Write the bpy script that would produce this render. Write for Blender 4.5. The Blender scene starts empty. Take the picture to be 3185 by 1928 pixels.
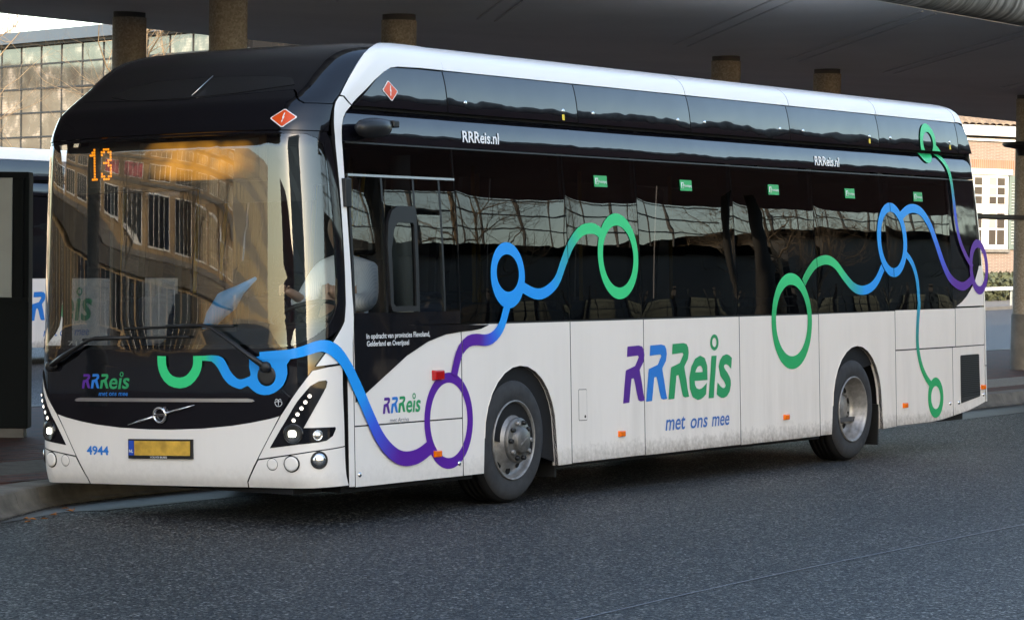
import bpy, bmesh, math, random
from mathutils import Vector, Matrix
random.seed(7)
scene=bpy.context.scene
COL=scene.collection
PI=math.pi
# ------------------------------------------------------------------ camera
cd=bpy.data.cameras.new('camera'); cam=bpy.data.objects.new('camera',cd); COL.objects.link(cam)
_C=(-16.7373,-11.9588,1.9279); _yaw,_pit,_rol=.5541,-.0205,.0110
_f=Vector((math.cos(_yaw)*math.cos(_pit),math.sin(_yaw)*math.cos(_pit),math.sin(_pit)))
_r=Vector((math.sin(_yaw),-math.cos(_yaw),0)); _u=_r.cross(_f)
_R=_r*math.cos(_rol)+_u*math.sin(_rol); _U=_u*math.cos(_rol)-_r*math.sin(_rol)
cam.matrix_world=Matrix(((_R.x,_U.x,-_f.x,_C[0]),(_R.y,_U.y,-_f.y,_C[1]),(_R.z,_U.z,-_f.z,_C[2]),(0,0,0,1)))
cd.sensor_width=36; cd.sensor_fit='HORIZONTAL'; cd.lens=36*9417.1/3185; cd.clip_start=.5; cd.clip_end=3000
scene.camera=cam
# ------------------------------------------------------------------ sky, sun, exposure
SUN_EL=math.radians(19); SUN_XY=(-.80,-.60)          # horizontal direction towards the sun
w=bpy.data.worlds.new('World'); scene.world=w; w.use_nodes=True
nt=w.node_tree; nt.nodes.clear()
sky=nt.nodes.new('ShaderNodeTexSky'); sky.sky_type='NISHITA'; sky.sun_disc=False
sky.sun_elevation=SUN_EL; sky.sun_rotation=math.atan2(SUN_XY[0],SUN_XY[1]); sky.dust_density=1.2; sky.ozone_density=1.8; sky.air_density=1.0
bg=nt.nodes.new('ShaderNodeBackground'); bg.inputs['Strength'].default_value=.15
wo=nt.nodes.new('ShaderNodeOutputWorld'); nt.links.new(sky.outputs[0],bg.inputs[0]); nt.links.new(bg.outputs[0],wo.inputs[0])
sl=bpy.data.lights.new('sun','SUN'); sl.energy=2.0; sl.angle=math.radians(.6); sl.color=(1,.86,.70)
sun=bpy.data.objects.new('sun',sl); COL.objects.link(sun)
_s=Vector((SUN_XY[0]*math.cos(SUN_EL),SUN_XY[1]*math.cos(SUN_EL),math.sin(SUN_EL)))
sun.rotation_euler=_s.to_track_quat('Z','Y').to_euler(); sun.location=(-30,-25,40)
vs=scene.view_settings; vs.view_transform='Standard'; vs.look='None'; vs.gamma=1; vs.exposure=2.07; vs.use_curve_mapping=False
vs.use_white_balance=True; vs.white_balance_temperature=7300; vs.white_balance_tint=10
scene.render.engine='CYCLES'
try:
    scene.cycles.max_bounces=8; scene.cycles.transparent_max_bounces=16; scene.cycles.caustics_reflective=False; scene.cycles.caustics_refractive=False
except Exception: pass
# ------------------------------------------------------------------ materials
def lin(r,g,b):
    f=lambda c:(c/255/12.92) if c/255<=.04045 else ((c/255+.055)/1.055)**2.4
    return (f(r),f(g),f(b),1)
MATS={}
class N:
    def __init__(s,name):
        s.m=bpy.data.materials.new(name); s.m.use_nodes=True; s.t=s.m.node_tree; s.t.nodes.clear()
        s.out=s.n('ShaderNodeOutputMaterial'); MATS[name]=s.m
    def n(s,t,**k):
        x=s.t.nodes.new(t)
        for a,b in k.items(): setattr(x,a,b)
        return x
    def l(s,a,b): s.t.links.new(a,b)
    def bsdf(s,col,rough=.5,metal=0,spec=.5,coat=0):
        b=s.n('ShaderNodeBsdfPrincipled')
        if isinstance(col,tuple): b.inputs['Base Color'].default_value=col if len(col)==4 else (*col,1)
        else: s.l(col,b.inputs['Base Color'])
        if isinstance(rough,(int,float)): b.inputs['Roughness'].default_value=rough
        else: s.l(rough,b.inputs['Roughness'])
        b.inputs['Metallic'].default_value=metal; b.inputs['Specular IOR Level'].default_value=spec
        b.inputs['Coat Weight'].default_value=coat; b.inputs['Coat Roughness'].default_value=.04
        s.l(b.outputs[0],s.out.inputs[0]); s.b=b; return b
    def coord(s,kind='Object',scale=(1,1,1)):
        c=s.n('ShaderNodeTexCoord'); m=s.n('ShaderNodeMapping'); m.inputs['Scale'].default_value=scale
        s.l(c.outputs[kind],m.inputs[0]); return m.outputs[0]
    def noise(s,scale,detail=4,vec=None,rough=.55):
        x=s.n('ShaderNodeTexNoise'); x.inputs['Scale'].default_value=scale; x.inputs['Detail'].default_value=detail; x.inputs['Roughness'].default_value=rough
        if vec is not None: s.l(vec,x.inputs['Vector'])
        return x.outputs[0]
    def ramp(s,v,stops):
        r=s.n('ShaderNodeValToRGB'); e=r.color_ramp.elements
        while len(e)<len(stops): e.new(.5)
        for i,(p,c) in enumerate(stops):
            e[i].position=p; e[i].color=c if isinstance(c,tuple) else (c,c,c,1)
        s.l(v,r.inputs[0]); return r.outputs[0]
    def mix(s,f,a,b,mode='MIX'):
        x=s.n('ShaderNodeMix',data_type='RGBA',blend_type=mode)
        for i,v in ((0,f),(6,a),(7,b)):
            if isinstance(v,(int,float)): x.inputs[i].default_value=v
            elif isinstance(v,tuple): x.inputs[i].default_value=v if len(v)==4 else (*v,1)
            else: s.l(v,x.inputs[i])
        return x.outputs[2]
    def math(s,op,a,b=0.0,clamp=False):
        x=s.n('ShaderNodeMath',operation=op,use_clamp=clamp)
        for i,v in enumerate((a,b)):
            if isinstance(v,(int,float)): x.inputs[i].default_value=v
            else: s.l(v,x.inputs[i])
        return x.outputs[0]
    def bump(s,h,strength=.3,dist=.01):
        b=s.n('ShaderNodeBump'); b.inputs['Strength'].default_value=strength; b.inputs['Distance'].default_value=dist
        s.l(h,b.inputs['Height']); s.l(b.outputs[0],s.b.inputs['Normal']); return b
def simple(name,col,rough=.5,metal=0,spec=.5,coat=0,var=.0,vscale=6,bump=0,bscale=40):
    m=N(name)
    c=col if len(col)==4 else (*col,1)
    if var:
        v=m.noise(vscale,5,m.coord())
        lo=tuple(x*(1-var) for x in c[:3])+(1,); hi=tuple(min(1,x*(1+var)) for x in c[:3])+(1,)
        c=m.ramp(v,[(.3,lo),(.7,hi)])
    m.bsdf(c,rough,metal,spec,coat)
    if bump: m.bump(m.noise(bscale,4,m.coord()),bump,.01)
    return m.m
def emit(name,col,st):
    m=N(name); e=m.n('ShaderNodeEmission'); e.inputs[0].default_value=col; e.inputs[1].default_value=st; m.l(e.outputs[0],m.out.inputs[0]); return m.m
# white bus paint with road grime
def mk_white(name,base=(.83,.775,.725,1),grime=1.0):
    m=N(name); co=m.coord()
    sep=m.n('ShaderNodeSeparateXYZ'); m.l(co,sep.inputs[0])
    st=m.noise(1.0,6,m.coord(scale=(5,5,.5)),.7)
    fine=m.noise(22,6,co,.7)
    big=m.noise(1.3,3,co)
    # grime rises from the skirt; stronger towards the rear
    zz=m.math('MULTIPLY',m.math('SUBTRACT',.40,sep.outputs[2]),8.0)
    zz=m.math('ADD',zz,m.math('MULTIPLY',m.math('SUBTRACT',fine,.5),2.2))
    low=m.math('MULTIPLY',zz,.62,True)
    rear=m.math('MULTIPLY',m.math('SUBTRACT',sep.outputs[0],1.2),.25,True)
    low=m.math('MULTIPLY',low,m.math('ADD',m.math('MULTIPLY',rear,.75),.25))
    film=m.math('MULTIPLY',m.math('MULTIPLY',m.ramp(st,[(.42,0.0),(.78,1.0)]),.22*grime),m.math('ADD',m.math('MULTIPLY',rear,.8),.2))
    film=m.math('MULTIPLY',film,m.math('SUBTRACT',1.6,sep.outputs[2],True))
    spots=m.math('MULTIPLY',m.ramp(m.noise(95,3,co),[(.70,0.0),(.78,1.0)]),m.math('MULTIPLY',m.math('SUBTRACT',.75,sep.outputs[2],True),.9))
    spots=m.math('MULTIPLY',spots,rear)
    f=m.math('ADD',m.math('MAXIMUM',m.math('MULTIPLY',low,grime),spots),film,True)
    c=m.mix(m.math('MULTIPLY',m.ramp(big,[(.35,0.0),(.7,1.0)]),.12*grime),base,(.66,.62,.57,1))
    c=m.mix(f,c,(.21,.17,.135,1))
    ro=m.math('ADD',m.math('MULTIPLY',f,.45),.28)
    m.bsdf(c,ro,0,.45,.25)
    return m.m
WHITE=mk_white('white_paint'); CLEANWHITE=mk_white('clean_white_paint',(.82,.805,.79,1),.25)
def mk_gloss(name,col,wob=.0,rough=.04,spec=.6,scale=1.4):
    m=N(name); m.bsdf(col,rough,0,spec)
    if wob:
        a=m.noise(scale,2,m.coord(scale=(1,1,1.6)),.4)
        m.bump(a,wob,.05)
    return m.m
BLACK=mk_gloss('gloss_black',(.006,.006,.008,1),.10)
SHROUD=mk_gloss('shroud_black',(.006,.006,.009,1),.12,.03,1.0,1.8)
CORE=simple('underbody_black',(.010,.010,.011),.7,spec=.2)
SATIN=simple('satin_black',(.012,.012,.013),.38,spec=.4)
RUBBER=simple('rubber_seal',(.012,.012,.012),.6,spec=.3)
CHROME=simple('bright_metal',(.75,.75,.76),.16,1,var=.08,vscale=30)
ALU=simple('brushed_strip',(.62,.62,.63),.3,1)
def mk_glass(name,tint,refl=1.7,wob=.0,wscale=1.5,rough=0.0):
    m=N(name)
    tr=m.n('ShaderNodeBsdfTransparent'); tr.inputs[0].default_value=tint
    gl=m.n('ShaderNodeBsdfGlossy'); gl.inputs[0].default_value=(1,1,1,1); gl.inputs['Roughness'].default_value=rough
    fr=m.n('ShaderNodeFresnel'); fr.inputs['IOR'].default_value=1.52
    if wob:
        a=m.noise(wscale,2,m.coord(scale=(1,1,1.4)),.4)
        b=m.n('ShaderNodeBump'); b.inputs['Strength'].default_value=wob; b.inputs['Distance'].default_value=.05
        m.l(a,b.inputs['Height']); m.l(b.outputs[0],gl.inputs['Normal'])
    mx=m.n('ShaderNodeMixShader'); m.l(m.math('MULTIPLY',fr.outputs[0],refl,True),mx.inputs[0])
    m.l(tr.outputs[0],mx.inputs[1]); m.l(gl.outputs[0],mx.inputs[2]); m.l(mx.outputs[0],m.out.inputs[0])
    return m.m
WSGLASS=mk_glass('windscreen_glass',(.84,.89,.88,1),2.1,.001,.8)
TINT=mk_glass('tinted_window_glass',(.10,.12,.14,1),.9,.02,1.5)
CLEAR=mk_glass('driver_window_glass',(.86,.88,.88,1),1.1,.03,1.5)
LENS=mk_glass('lamp_lens',(.9,.9,.9,1),1.4)
DOORGL=mk_glass('door_glass',(.88,.92,.9,1),.8)
def mk_vcol(name,rough=.3):
    m=N(name); a=m.n('ShaderNodeAttribute'); a.attribute_name='col'
    m.bsdf(a.outputs['Color'],rough,0,.25,.0); return m.m
LIVERY=mk_vcol('livery_film')
PURPLE,BLUE,INDIGO,GREEN,BGREEN=lin(88,34,150),lin(0,150,236),lin(56,92,214),lin(22,164,100),lin(36,204,130)
VP_=simple('purple_film',lin(84,35,140),.3); VB_=simple('blue_film',lin(30,120,205),.3); VG_=simple('green_film',lin(28,150,95),.3)
TXTBLUE=simple('blue_lettering',lin(44,104,180),.35); TXTWHITE=simple('white_lettering',(.8,.8,.8),.4); TXTGREY=simple('grey_lettering',(.2,.2,.24),.4)
ORANGE=simple('orange_warning_film',lin(222,78,22),.3)
AMBER=simple('amber_lens',lin(238,110,10),.12,spec=.8); REDL=simple('red_lens',lin(175,12,18),.12,spec=.8)
TYRE=simple('tyre_rubber',(.034,.035,.038),.75,spec=.3,var=.25,vscale=9,bump=.15,bscale=60)
TREAD=simple('tyre_tread',(.010,.010,.011),.85,spec=.15)  # darker than the sidewall: shade under the bus put into the tread colour
RIM=simple('dusty_rim',(.30,.29,.28),.42,.55,var=.35,vscale=14)
RIMD=simple('dark_hub',(.14,.135,.13),.45,.5,var=.3,vscale=18)
LEDW=emit('led_light',(1,.98,.92,1),1.6); LAMPW=emit('headlamp_light',(.95,1,.93,1),3)
PLATEY=simple('plate_yellow',lin(205,160,62),.4,var=.35,vscale=9); PLATEB=simple('plate_blue',lin(22,70,170),.4)
YELLOW=simple('yellow_sticker',lin(235,205,40),.4); EXITG=simple('exit_green',lin(20,165,90),.4)
AMBERLED=emit('amber_led',(1,.30,.015,1),.42)
# ------------------------------------------------------------------ object helpers
def tag(o,label=None,cat=None,group=None,kind=None):
    if label: o['label']=label
    if cat: o['category']=cat
    if group: o['group']=group
    if kind: o['kind']=kind
    return o
def link(name,me,mat=None,parent=None):
    o=bpy.data.objects.new(name,me); COL.objects.link(o)
    if mat is not None:
        for mm in (mat if isinstance(mat,(list,tuple)) else [mat]): me.materials.append(mm)
    if parent: o.parent=parent
    return o
def empty(name,loc=(0,0,0),label=None,cat=None,group=None):
    o=bpy.data.objects.new(name,None); COL.objects.link(o); o.location=loc; o.empty_display_size=.3
    return tag(o,label,cat,group)
class MB:
    """collects verts/faces into one mesh"""
    def __init__(s): s.v=[]; s.f=[]; s.sm=[]
    def add(s,vs,fs,smooth=False):
        k=len(s.v); s.v+=[tuple(v) for v in vs]; s.f+=[tuple(i+k for i in f) for f in fs]; s.sm+=[smooth]*len(fs); return s
    def box(s,a,b):
        x0,y0,z0=a; x1,y1,z1=b
        return s.add([(x0,y0,z0),(x1,y0,z0),(x1,y1,z0),(x0,y1,z0),(x0,y0,z1),(x1,y0,z1),(x1,y1,z1),(x0,y1,z1)],
              [(0,3,2,1),(4,5,6,7),(0,1,5,4),(1,2,6,5),(2,3,7,6),(3,0,4,7)])
    def obox(s,c,ax,ay,az,hx,hy,hz):
        c=Vector(c); ax,ay,az=Vector(ax).normalized(),Vector(ay).normalized(),Vector(az).normalized()
        vs=[c+ax*hx*i+ay*hy*j+az*hz*k for k in (-1,1) for j in (-1,1) for i in (-1,1)]
        return s.add(vs,[(0,2,3,1),(4,5,7,6),(0,1,5,4),(1,3,7,5),(3,2,6,7),(2,0,4,6)])
    def tube(s,pts,r,n=8,cap=True):
        pts=[Vector(p) for p in pts]; rr=r if isinstance(r,(list,tuple)) else [r]*len(pts)
        k=len(s.v); prev=None
        for i,p in enumerate(pts):
            t=(pts[min(i+1,len(pts)-1)]-pts[max(i-1,0)]).normalized()
            a=prev if prev is not None else (Vector((0,0,1)) if abs(t.z)<.9 else Vector((1,0,0)))
            a=(a-t*a.dot(t)); a.normalize(); b=t.cross(a); prev=a
            for j in range(n):
                th=2*PI*j/n; s.v.append(tuple(p+(a*math.cos(th)+b*math.sin(th))*rr[i]))
        for i in range(len(pts)-1):
            for j in range(n):
                s.f.append((k+i*n+j,k+i*n+(j+1)%n,k+(i+1)*n+(j+1)%n,k+(i+1)*n+j)); s.sm.append(True)
        if cap:
            s.f.append(tuple(k+j for j in range(n))[::-1]); s.sm.append(False)
            s.f.append(tuple(k+(len(pts)-1)*n+j for j in range(n))); s.sm.append(False)
        return s
    def lathe(s,prof,c=(0,0,0),axis='z',n=32,closed=False):
        """prof: (radius, along axis)"""
        k=len(s.v)
        for (r,h) in prof:
            for j in range(n):
                th=2*PI*j/n; a,b=r*math.cos(th),r*math.sin(th)
                p=(a,b,h) if axis=='z' else ((a,h,b) if axis=='y' else (h,a,b))
                s.v.append((p[0]+c[0],p[1]+c[1],p[2]+c[2]))
        for i in range(len(prof)-1):
            for j in range(n):
                s.f.append((k+i*n+j,k+i*n+(j+1)%n,k+(i+1)*n+(j+1)%n,k+(i+1)*n+j)); s.sm.append(True)
        return s
    def mesh(s,name):
        me=bpy.data.meshes.new(name); me.from_pydata(s.v,[],s.f)
        me.polygons.foreach_set('use_smooth',s.sm); me.update()
        bm=bmesh.new(); bm.from_mesh(me); bmesh.ops.recalc_face_normals(bm,faces=bm.faces); bm.to_mesh(me); bm.free()
        return me
    def build(s,name,mat,parent=None,bevel=0):
        o=link(name,s.mesh(name),mat,parent)
        if bevel:
            b=o.modifiers.new('edge','BEVEL'); b.width=bevel; b.segments=2; b.limit_method='ANGLE'; b.angle_limit=.6
        return o
PHI=.0313                                             # the bus kneels towards the kerb
def BW(p):
    x,y,z=p; c,s=math.cos(PHI),math.sin(PHI)
    return (x,y*c+z*s,z*c-y*s)
import math
# ---- bus body surface (body frame: x rearwards, y from near side to kerb side, z up) ----
INSET=[(0.0,0.0),(1.36,0.0),(1.7,.006),(2.0,.018),(2.3,.034),(2.65,.058),(2.9,.075),(3.22,.105),(3.30,.13),(3.36,.19),(3.40,.30),(3.42,.45)]
LEAN=[(.20,.07),(.26,.045),(.33,.015),(.45,.0),(.7,-.005),(.95,-.015),(1.15,-.015),(1.35,-.010),(2.0,.004),(2.63,.020),(2.75,.05),(2.83,.09),(2.92,.15),(3.0,.26),(3.1,.42),(3.2,.58),(3.3,.76),(3.36,.92),(3.40,1.15),(3.42,1.5)]
REAR=[(0.2,11.83),(.43,11.87),(1.2,11.86),(2.0,11.78),(2.7,11.68),(3.0,11.62),(3.22,11.54),(3.32,11.46),(3.40,11.25)]
RX,RY,HC,CA=.28,.22,1.055,.40
def hermite(tab):
    n=len(tab);m=[]
    d=[(tab[i+1][1]-tab[i][1])/(tab[i+1][0]-tab[i][0]) for i in range(n-1)]
    for i in range(n):
        if i==0: m.append(d[0])
        elif i==n-1: m.append(d[-1])
        else: m.append(0.0 if d[i-1]*d[i]<=0 else 2*d[i-1]*d[i]/(d[i-1]+d[i]))
    def f(z):
        if z<=tab[0][0]: return tab[0][1]+d[0]*(z-tab[0][0])*0
        if z>=tab[-1][0]: return tab[-1][1]
        i=0
        while z>tab[i+1][0]: i+=1
        h=tab[i+1][0]-tab[i][0];t=(z-tab[i][0])/h
        return ((1+2*t)*(1-t)**2*tab[i][1]+t*(1-t)**2*h*m[i]+t*t*(3-2*t)*tab[i+1][1]+t*t*(t-1)*h*m[i+1])
    return f
inset=hermite(INSET);lean=hermite(LEAN);rearx=hermite(REAR)
def bow(h,z):
    t=min(1.0,max(0.0,(z-1.1)/.35)); k=t*t*(3-2*t)*.5
    t=min(1.0,max(0.0,(z-2.6)/.3)); k*=1-t*t*(3-2*t)
    return .07*(h*h*(1-k)+k*h**4)
def front_map(S,z):
    """unified front / near-corner / side surface; S<0 is the kerb-side half"""
    sg=1 if S>=0 else -1;s=abs(S)
    w=1.275-inset(z);hc=w-RY;L=lean(z)
    if s<=HC:
        h=s*hc/HC;x=L+.02+bow(h,z)
    elif s<=HC+CA:
        th=(s-HC)/CA*math.pi/2
        h=hc+RY*math.sin(th);x=L+.02+bow(h,z)+RX*(1-math.cos(th))
    else:
        h=w;x=L+.02+bow(w,z)+RX+(s-HC-CA)
    crown=.015*max(0.0,(z-3.05)/.35)*(1-(h/1.275)**2)
    return (x,1.275-sg*h,z+crown)
def side_map(x,z):
    i=inset(z); h=1.275-i
    return (x,i,z+.015*max(0.0,(z-3.05)/.35)*(1-(h/1.275)**2))
def far_side_map(x,z): return (x,2.55-inset(z),z)
def tang(fmap,u,v,e=2e-3):
    a=Vector(fmap(u+e,v))-Vector(fmap(u-e,v)); b=Vector(fmap(u,v+e))-Vector(fmap(u,v-e))
    n=a.cross(b)
    return n.normalized() if n.length>1e-12 else Vector((0,-1,0))
def to_surface(bm,fmap,off,thick,flip=False,world=BW,col=None):
    """2-D bmesh (u,v) -> list of 3-D verts, faces, loop normals on the body surface"""
    sgn=-1 if flip else 1
    offf=off if callable(off) else (lambda u,v:off)
    def g(u,v):
        return Vector(fmap(u,v))+tang(fmap,u,v)*sgn*offf(u,v)
    bm.verts.ensure_lookup_table(); bm.verts.index_update()
    P=[];Nn=[];UV=[]
    for v in bm.verts:
        u_,v_=v.co.x,v.co.y
        p=g(u_,v_); UV.append((u_,v_))
        if callable(off):
            e=4e-3; n=((g(u_+e,v_)-g(u_-e,v_)).cross(g(u_,v_+e)-g(u_,v_-e))).normalized()*sgn
        else: n=tang(fmap,u_,v_)*sgn
        P.append(p);Nn.append(n)
    V=[Vector(world(p)) for p in P]
    NW=[(Vector(world(p+n*.1))-Vector(world(p))).normalized() for p,n in zip(P,Nn)]
    F=[];LN=[];CL=[];NT=0
    lay=bm.verts.layers.float_color.get('col') if col else None
    for f in bm.faces:
        idx=[v.index for v in f.verts]
        a,b,c=V[idx[0]],V[idx[1]],V[idx[2]]
        if (b-a).cross(c-a).dot(NW[idx[0]])<0: idx=idx[::-1]
        F.append(tuple(idx)); LN+=[NW[i] for i in idx]
    NT=len(F)
    if lay: CL=[tuple(v[lay]) for v in bm.verts]
    if thick:
        for e in bm.edges:
            if len(e.link_faces)!=1: continue
            i,j=e.verts[0].index,e.verts[1].index
            k=len(V)
            V+=[V[i],V[j],V[j]-NW[j]*thick,V[i]-NW[i]*thick]
            fn=(V[k+1]-V[k]).cross(V[k+2]-V[k]).normalized()
            fc=e.link_faces[0].calc_center_median(); cen=Vector(world(g(fc.x,fc.y)))
            ids=(k,k+1,k+2,k+3)
            if fn.dot(cen-V[k])>0: ids=ids[::-1]; fn=-fn
            F.append(ids); LN+=[fn]*4
            if lay: CL+=[CL[i],CL[j],CL[j],CL[i]]
    return V,F,LN,CL,NT
def surf_obj(name,data,mat,parent):
    V,F,LN,CL,NT=data
    me=bpy.data.meshes.new(name); me.from_pydata([tuple(v) for v in V],[],F)
    me.polygons.foreach_set('use_smooth',[True]*len(F))
    me.normals_split_custom_set([tuple(n) for n in LN])
    if CL:
        a=me.color_attributes.new('col','FLOAT_COLOR','POINT')
        for i,c in enumerate(CL): a.data[i].color=c
    o=link(name,me,mat,parent)
    if name in EDGED and NT<len(F):
        me.materials.append(RUBBER); me.polygons.foreach_set('material_index',[0]*NT+[1]*(len(F)-NT))
    return o
EDGED={'side_panel','service_flap','headlamp_panel','corner_bumper','front_bumper','front_pillar','rear_white_panel','roof_arch','roof_shoulder','roof_shroud'}
def grid_cut(bm,step):
    for ax,s in ((0,step[0]),(1,step[1])):
        if not s: continue
        lo=min(v.co[ax] for v in bm.verts); hi=max(v.co[ax] for v in bm.verts)
        k=math.floor(lo/s)+1
        while k*s<hi-1e-5:
            co=[0,0,0]; no=[0,0,0]; co[ax]=k*s; no[ax]=1
            bmesh.ops.bisect_plane(bm,geom=bm.verts[:]+bm.edges[:]+bm.faces[:],dist=1e-5,plane_co=co,plane_no=no)
            k+=1
def poly2d(poly):
    bm=bmesh.new(); f=bm.faces.new([bm.verts.new((u,v,0)) for u,v in poly])
    bmesh.ops.triangulate(bm,faces=[f]); return bm
def patch(name,poly,fmap,mat,parent,off=0.0,thick=.014,step=(.12,.12),flip=False):
    bm=poly2d(poly); grid_cut(bm,step)
    o=surf_obj(name,to_surface(bm,fmap,off,thick,flip),mat,parent); bm.free(); return o
def ringpatch(name,outer,inner,fmap,mat,parent,off=0.0,thick=.012,n=96,flip=False):
    cu=sum(p[0] for p in inner)/len(inner); cv=sum(p[1] for p in inner)/len(inner)
    def hit(poly,th):
        d=(math.cos(th),math.sin(th)); best=None
        for i in range(len(poly)):
            a,b=poly[i],poly[(i+1)%len(poly)]
            ex,ey=b[0]-a[0],b[1]-a[1]; den=d[0]*ey-d[1]*ex
            if abs(den)<1e-12: continue
            t=((a[0]-cu)*ey-(a[1]-cv)*ex)/den; s=((a[0]-cu)*d[1]-(a[1]-cv)*d[0])/den
            if t>0 and -1e-9<=s<=1+1e-9 and (best is None or t<best): best=t
        return (cu+d[0]*best,cv+d[1]*best)
    bm=bmesh.new(); O=[];I=[]
    for k in range(n):
        th=2*PI*k/n; O.append(bm.verts.new((*hit(outer,th),0))); I.append(bm.verts.new((*hit(inner,th),0)))
    for k in range(n): bm.faces.new((O[k],O[(k+1)%n],I[(k+1)%n],I[k]))
    o=surf_obj(name,to_surface(bm,fmap,off,thick,flip),mat,parent); bm.free(); return o
def smooth_path(pts,step=.04):
    out=[]
    P=[pts[0]]+list(pts)+[pts[-1]]
    for i in range(1,len(P)-2):
        p0,p1,p2,p3=P[i-1],P[i],P[i+1],P[i+2]
        n=max(2,int(math.dist(p1,p2)/step))
        for k in range(n):
            t=k/n
            out.append(tuple(.5*(2*p1[j]+(p2[j]-p0[j])*t+(2*p0[j]-5*p1[j]+4*p2[j]-p3[j])*t*t+(3*p1[j]-p0[j]-3*p2[j]+p3[j])*t**3) for j in (0,1)))
    out.append(tuple(pts[-1])); return out
def gcol(stops,t):
    for (a,ca),(b,cb) in zip(stops,stops[1:]):
        if t<=b:
            k=(t-a)/(b-a) if b>a else 0; return tuple(ca[i]+(cb[i]-ca[i])*k for i in range(4))
    return stops[-1][1]
SEAMS=[1.95,3.518,4.682,6.36,7.908,9.551]
def ribbon(name,pts,wid,stops,fmap,parent,off=.003,seams=(),step=.04,closed=False,mat=None):
    C=smooth_path(pts,step); n=len(C)
    wf=wid if callable(wid) else (lambda t:wid)
    bm=bmesh.new(); lay=bm.verts.layers.float_color.new('col'); L=[];R=[]
    for i,c in enumerate(C):
        a=C[max(i-1,0)]; b=C[min(i+1,n-1)]; dx,dy=b[0]-a[0],b[1]-a[1]; d=math.hypot(dx,dy) or 1
        t=i/(n-1); h=wf(t)/2; cl=gcol(stops,t)
        for s,lst in ((1,L),(-1,R)):
            v=bm.verts.new((c[0]-dy/d*h*s,c[1]+dx/d*h*s,0)); v[lay]=cl; lst.append(v)
    for i in range(n-1): bm.faces.new((L[i],L[i+1],R[i+1],R[i]))
    cut_seams(bm,seams); cut_ledge(bm,fmap)
    o=surf_obj(name,to_surface(bm,fmap,off,0,col=True),mat or LIVERY,parent); bm.free(); return o
def cut_ledge(bm,fmap):
    if fmap.__name__!='upper_map': return
    for q in (2.892,2.922):
        bmesh.ops.bisect_plane(bm,geom=bm.verts[:]+bm.edges[:]+bm.faces[:],dist=1e-5,plane_co=(0,q,0),plane_no=(0,1,0))
    kill=[f for f in bm.faces if 2.892<f.calc_center_median().y<2.922]
    if kill: bmesh.ops.delete(bm,geom=kill,context='FACES')
def cut_seams(bm,seams):
    for s in seams:
        for q in (s-.005,s+.005):
            bmesh.ops.bisect_plane(bm,geom=bm.verts[:]+bm.edges[:]+bm.faces[:],dist=1e-5,plane_co=(q,0,0),plane_no=(1,0,0))
        kill=[f for f in bm.faces if abs(f.calc_center_median().x-s)<.005]
        if kill: bmesh.ops.delete(bm,geom=kill,context='FACES')
def ringrib(name,tr,stops,fmap,parent,th=.08,off=.0032,seams=(),n=72):
    """tr: left,right,top,bottom (outer) and inner top, bottom; stops run with height 0..1"""
    cx=(tr[0][0]+tr[1][0])/2; rx=(tr[1][0]-tr[0][0])/2; zt,zb=tr[2][1],tr[3][1]; cz=(zt+zb)/2; rz=(zt-zb)/2
    iz=(tr[4][1]+tr[5][1])/2; irz=(tr[4][1]-tr[5][1])/2; irx=rx-th
    bm=bmesh.new(); lay=bm.verts.layers.float_color.new('col'); O=[];I=[]
    for k in range(n):
        a=2*PI*k/n
        for lst,px,pz in ((O,cx+rx*math.cos(a),cz+rz*math.sin(a)),(I,cx+irx*math.cos(a),iz+irz*math.sin(a))):
            v=bm.verts.new((px,pz,0)); v[lay]=gcol(stops,(pz-zb)/(zt-zb)); lst.append(v)
    for k in range(n): bm.faces.new((O[k],O[(k+1)%n],I[(k+1)%n],I[k]))
    cut_seams(bm,seams); cut_ledge(bm,fmap)
    o=surf_obj(name,to_surface(bm,fmap,off,0,col=True),LIVERY,parent); bm.free(); return o
# ---- lettering
def text2d(body,shear=0.0,bold=0.0):
    c=bpy.data.curves.new('lettering','FONT'); c.body=body; c.size=1; c.shear=shear; c.offset=bold; c.resolution_u=3
    o=bpy.data.objects.new('lettering',c); COL.objects.link(o)
    dg=bpy.context.evaluated_depsgraph_get(); dg.update()
    me=bpy.data.meshes.new_from_object(o.evaluated_get(dg))
    bpy.data.objects.remove(o); bpy.data.curves.remove(c)
    bm=bmesh.new(); bm.from_mesh(me); bpy.data.meshes.remove(me); bmesh.ops.remove_doubles(bm,verts=bm.verts[:],dist=1e-5)
    return bm
def fit(bm,p0,p1,top,lock0=True):
    xs=[v.co.x for v in bm.verts]; ys=[v.co.y for v in bm.verts]
    x0,x1,y1=min(xs),max(xs),max(ys); y0=0.0
    for v in bm.verts:
        t=(v.co.x-x0)/(x1-x0); k=(v.co.y-y0)/(y1-y0)
        v.co=(p0[0]+(p1[0]-p0[0])*t, p0[1]+(p1[1]-p0[1])*t+(top-p0[1])*k,0)
def letters(name,body,p0,p1,top,fmap,mat,parent,off=.004,shear=0.0,bold=0.0,step=None,world=BW):
    bm=text2d(body,shear,bold); fit(bm,p0,p1,top)
    if step: grid_cut(bm,step)
    o=surf_obj(name,to_surface(bm,fmap,off,0,world=world),mat,parent); bm.free(); return o
RGLYPH=[(1733,466),(1793,463),(1812,470),(1821,490),(1824,520),(1818,560),(1802,592),(1797,604),(1808,680),(1815,740),(1822,782),(1800,785),(1788,778),(1780,740),(1770,680),(1764,650),(1752,652),(1738,788),(1705,790),(1722,602),(1772,580),(1793,530),(1788,520),(1729,526)]
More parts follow.
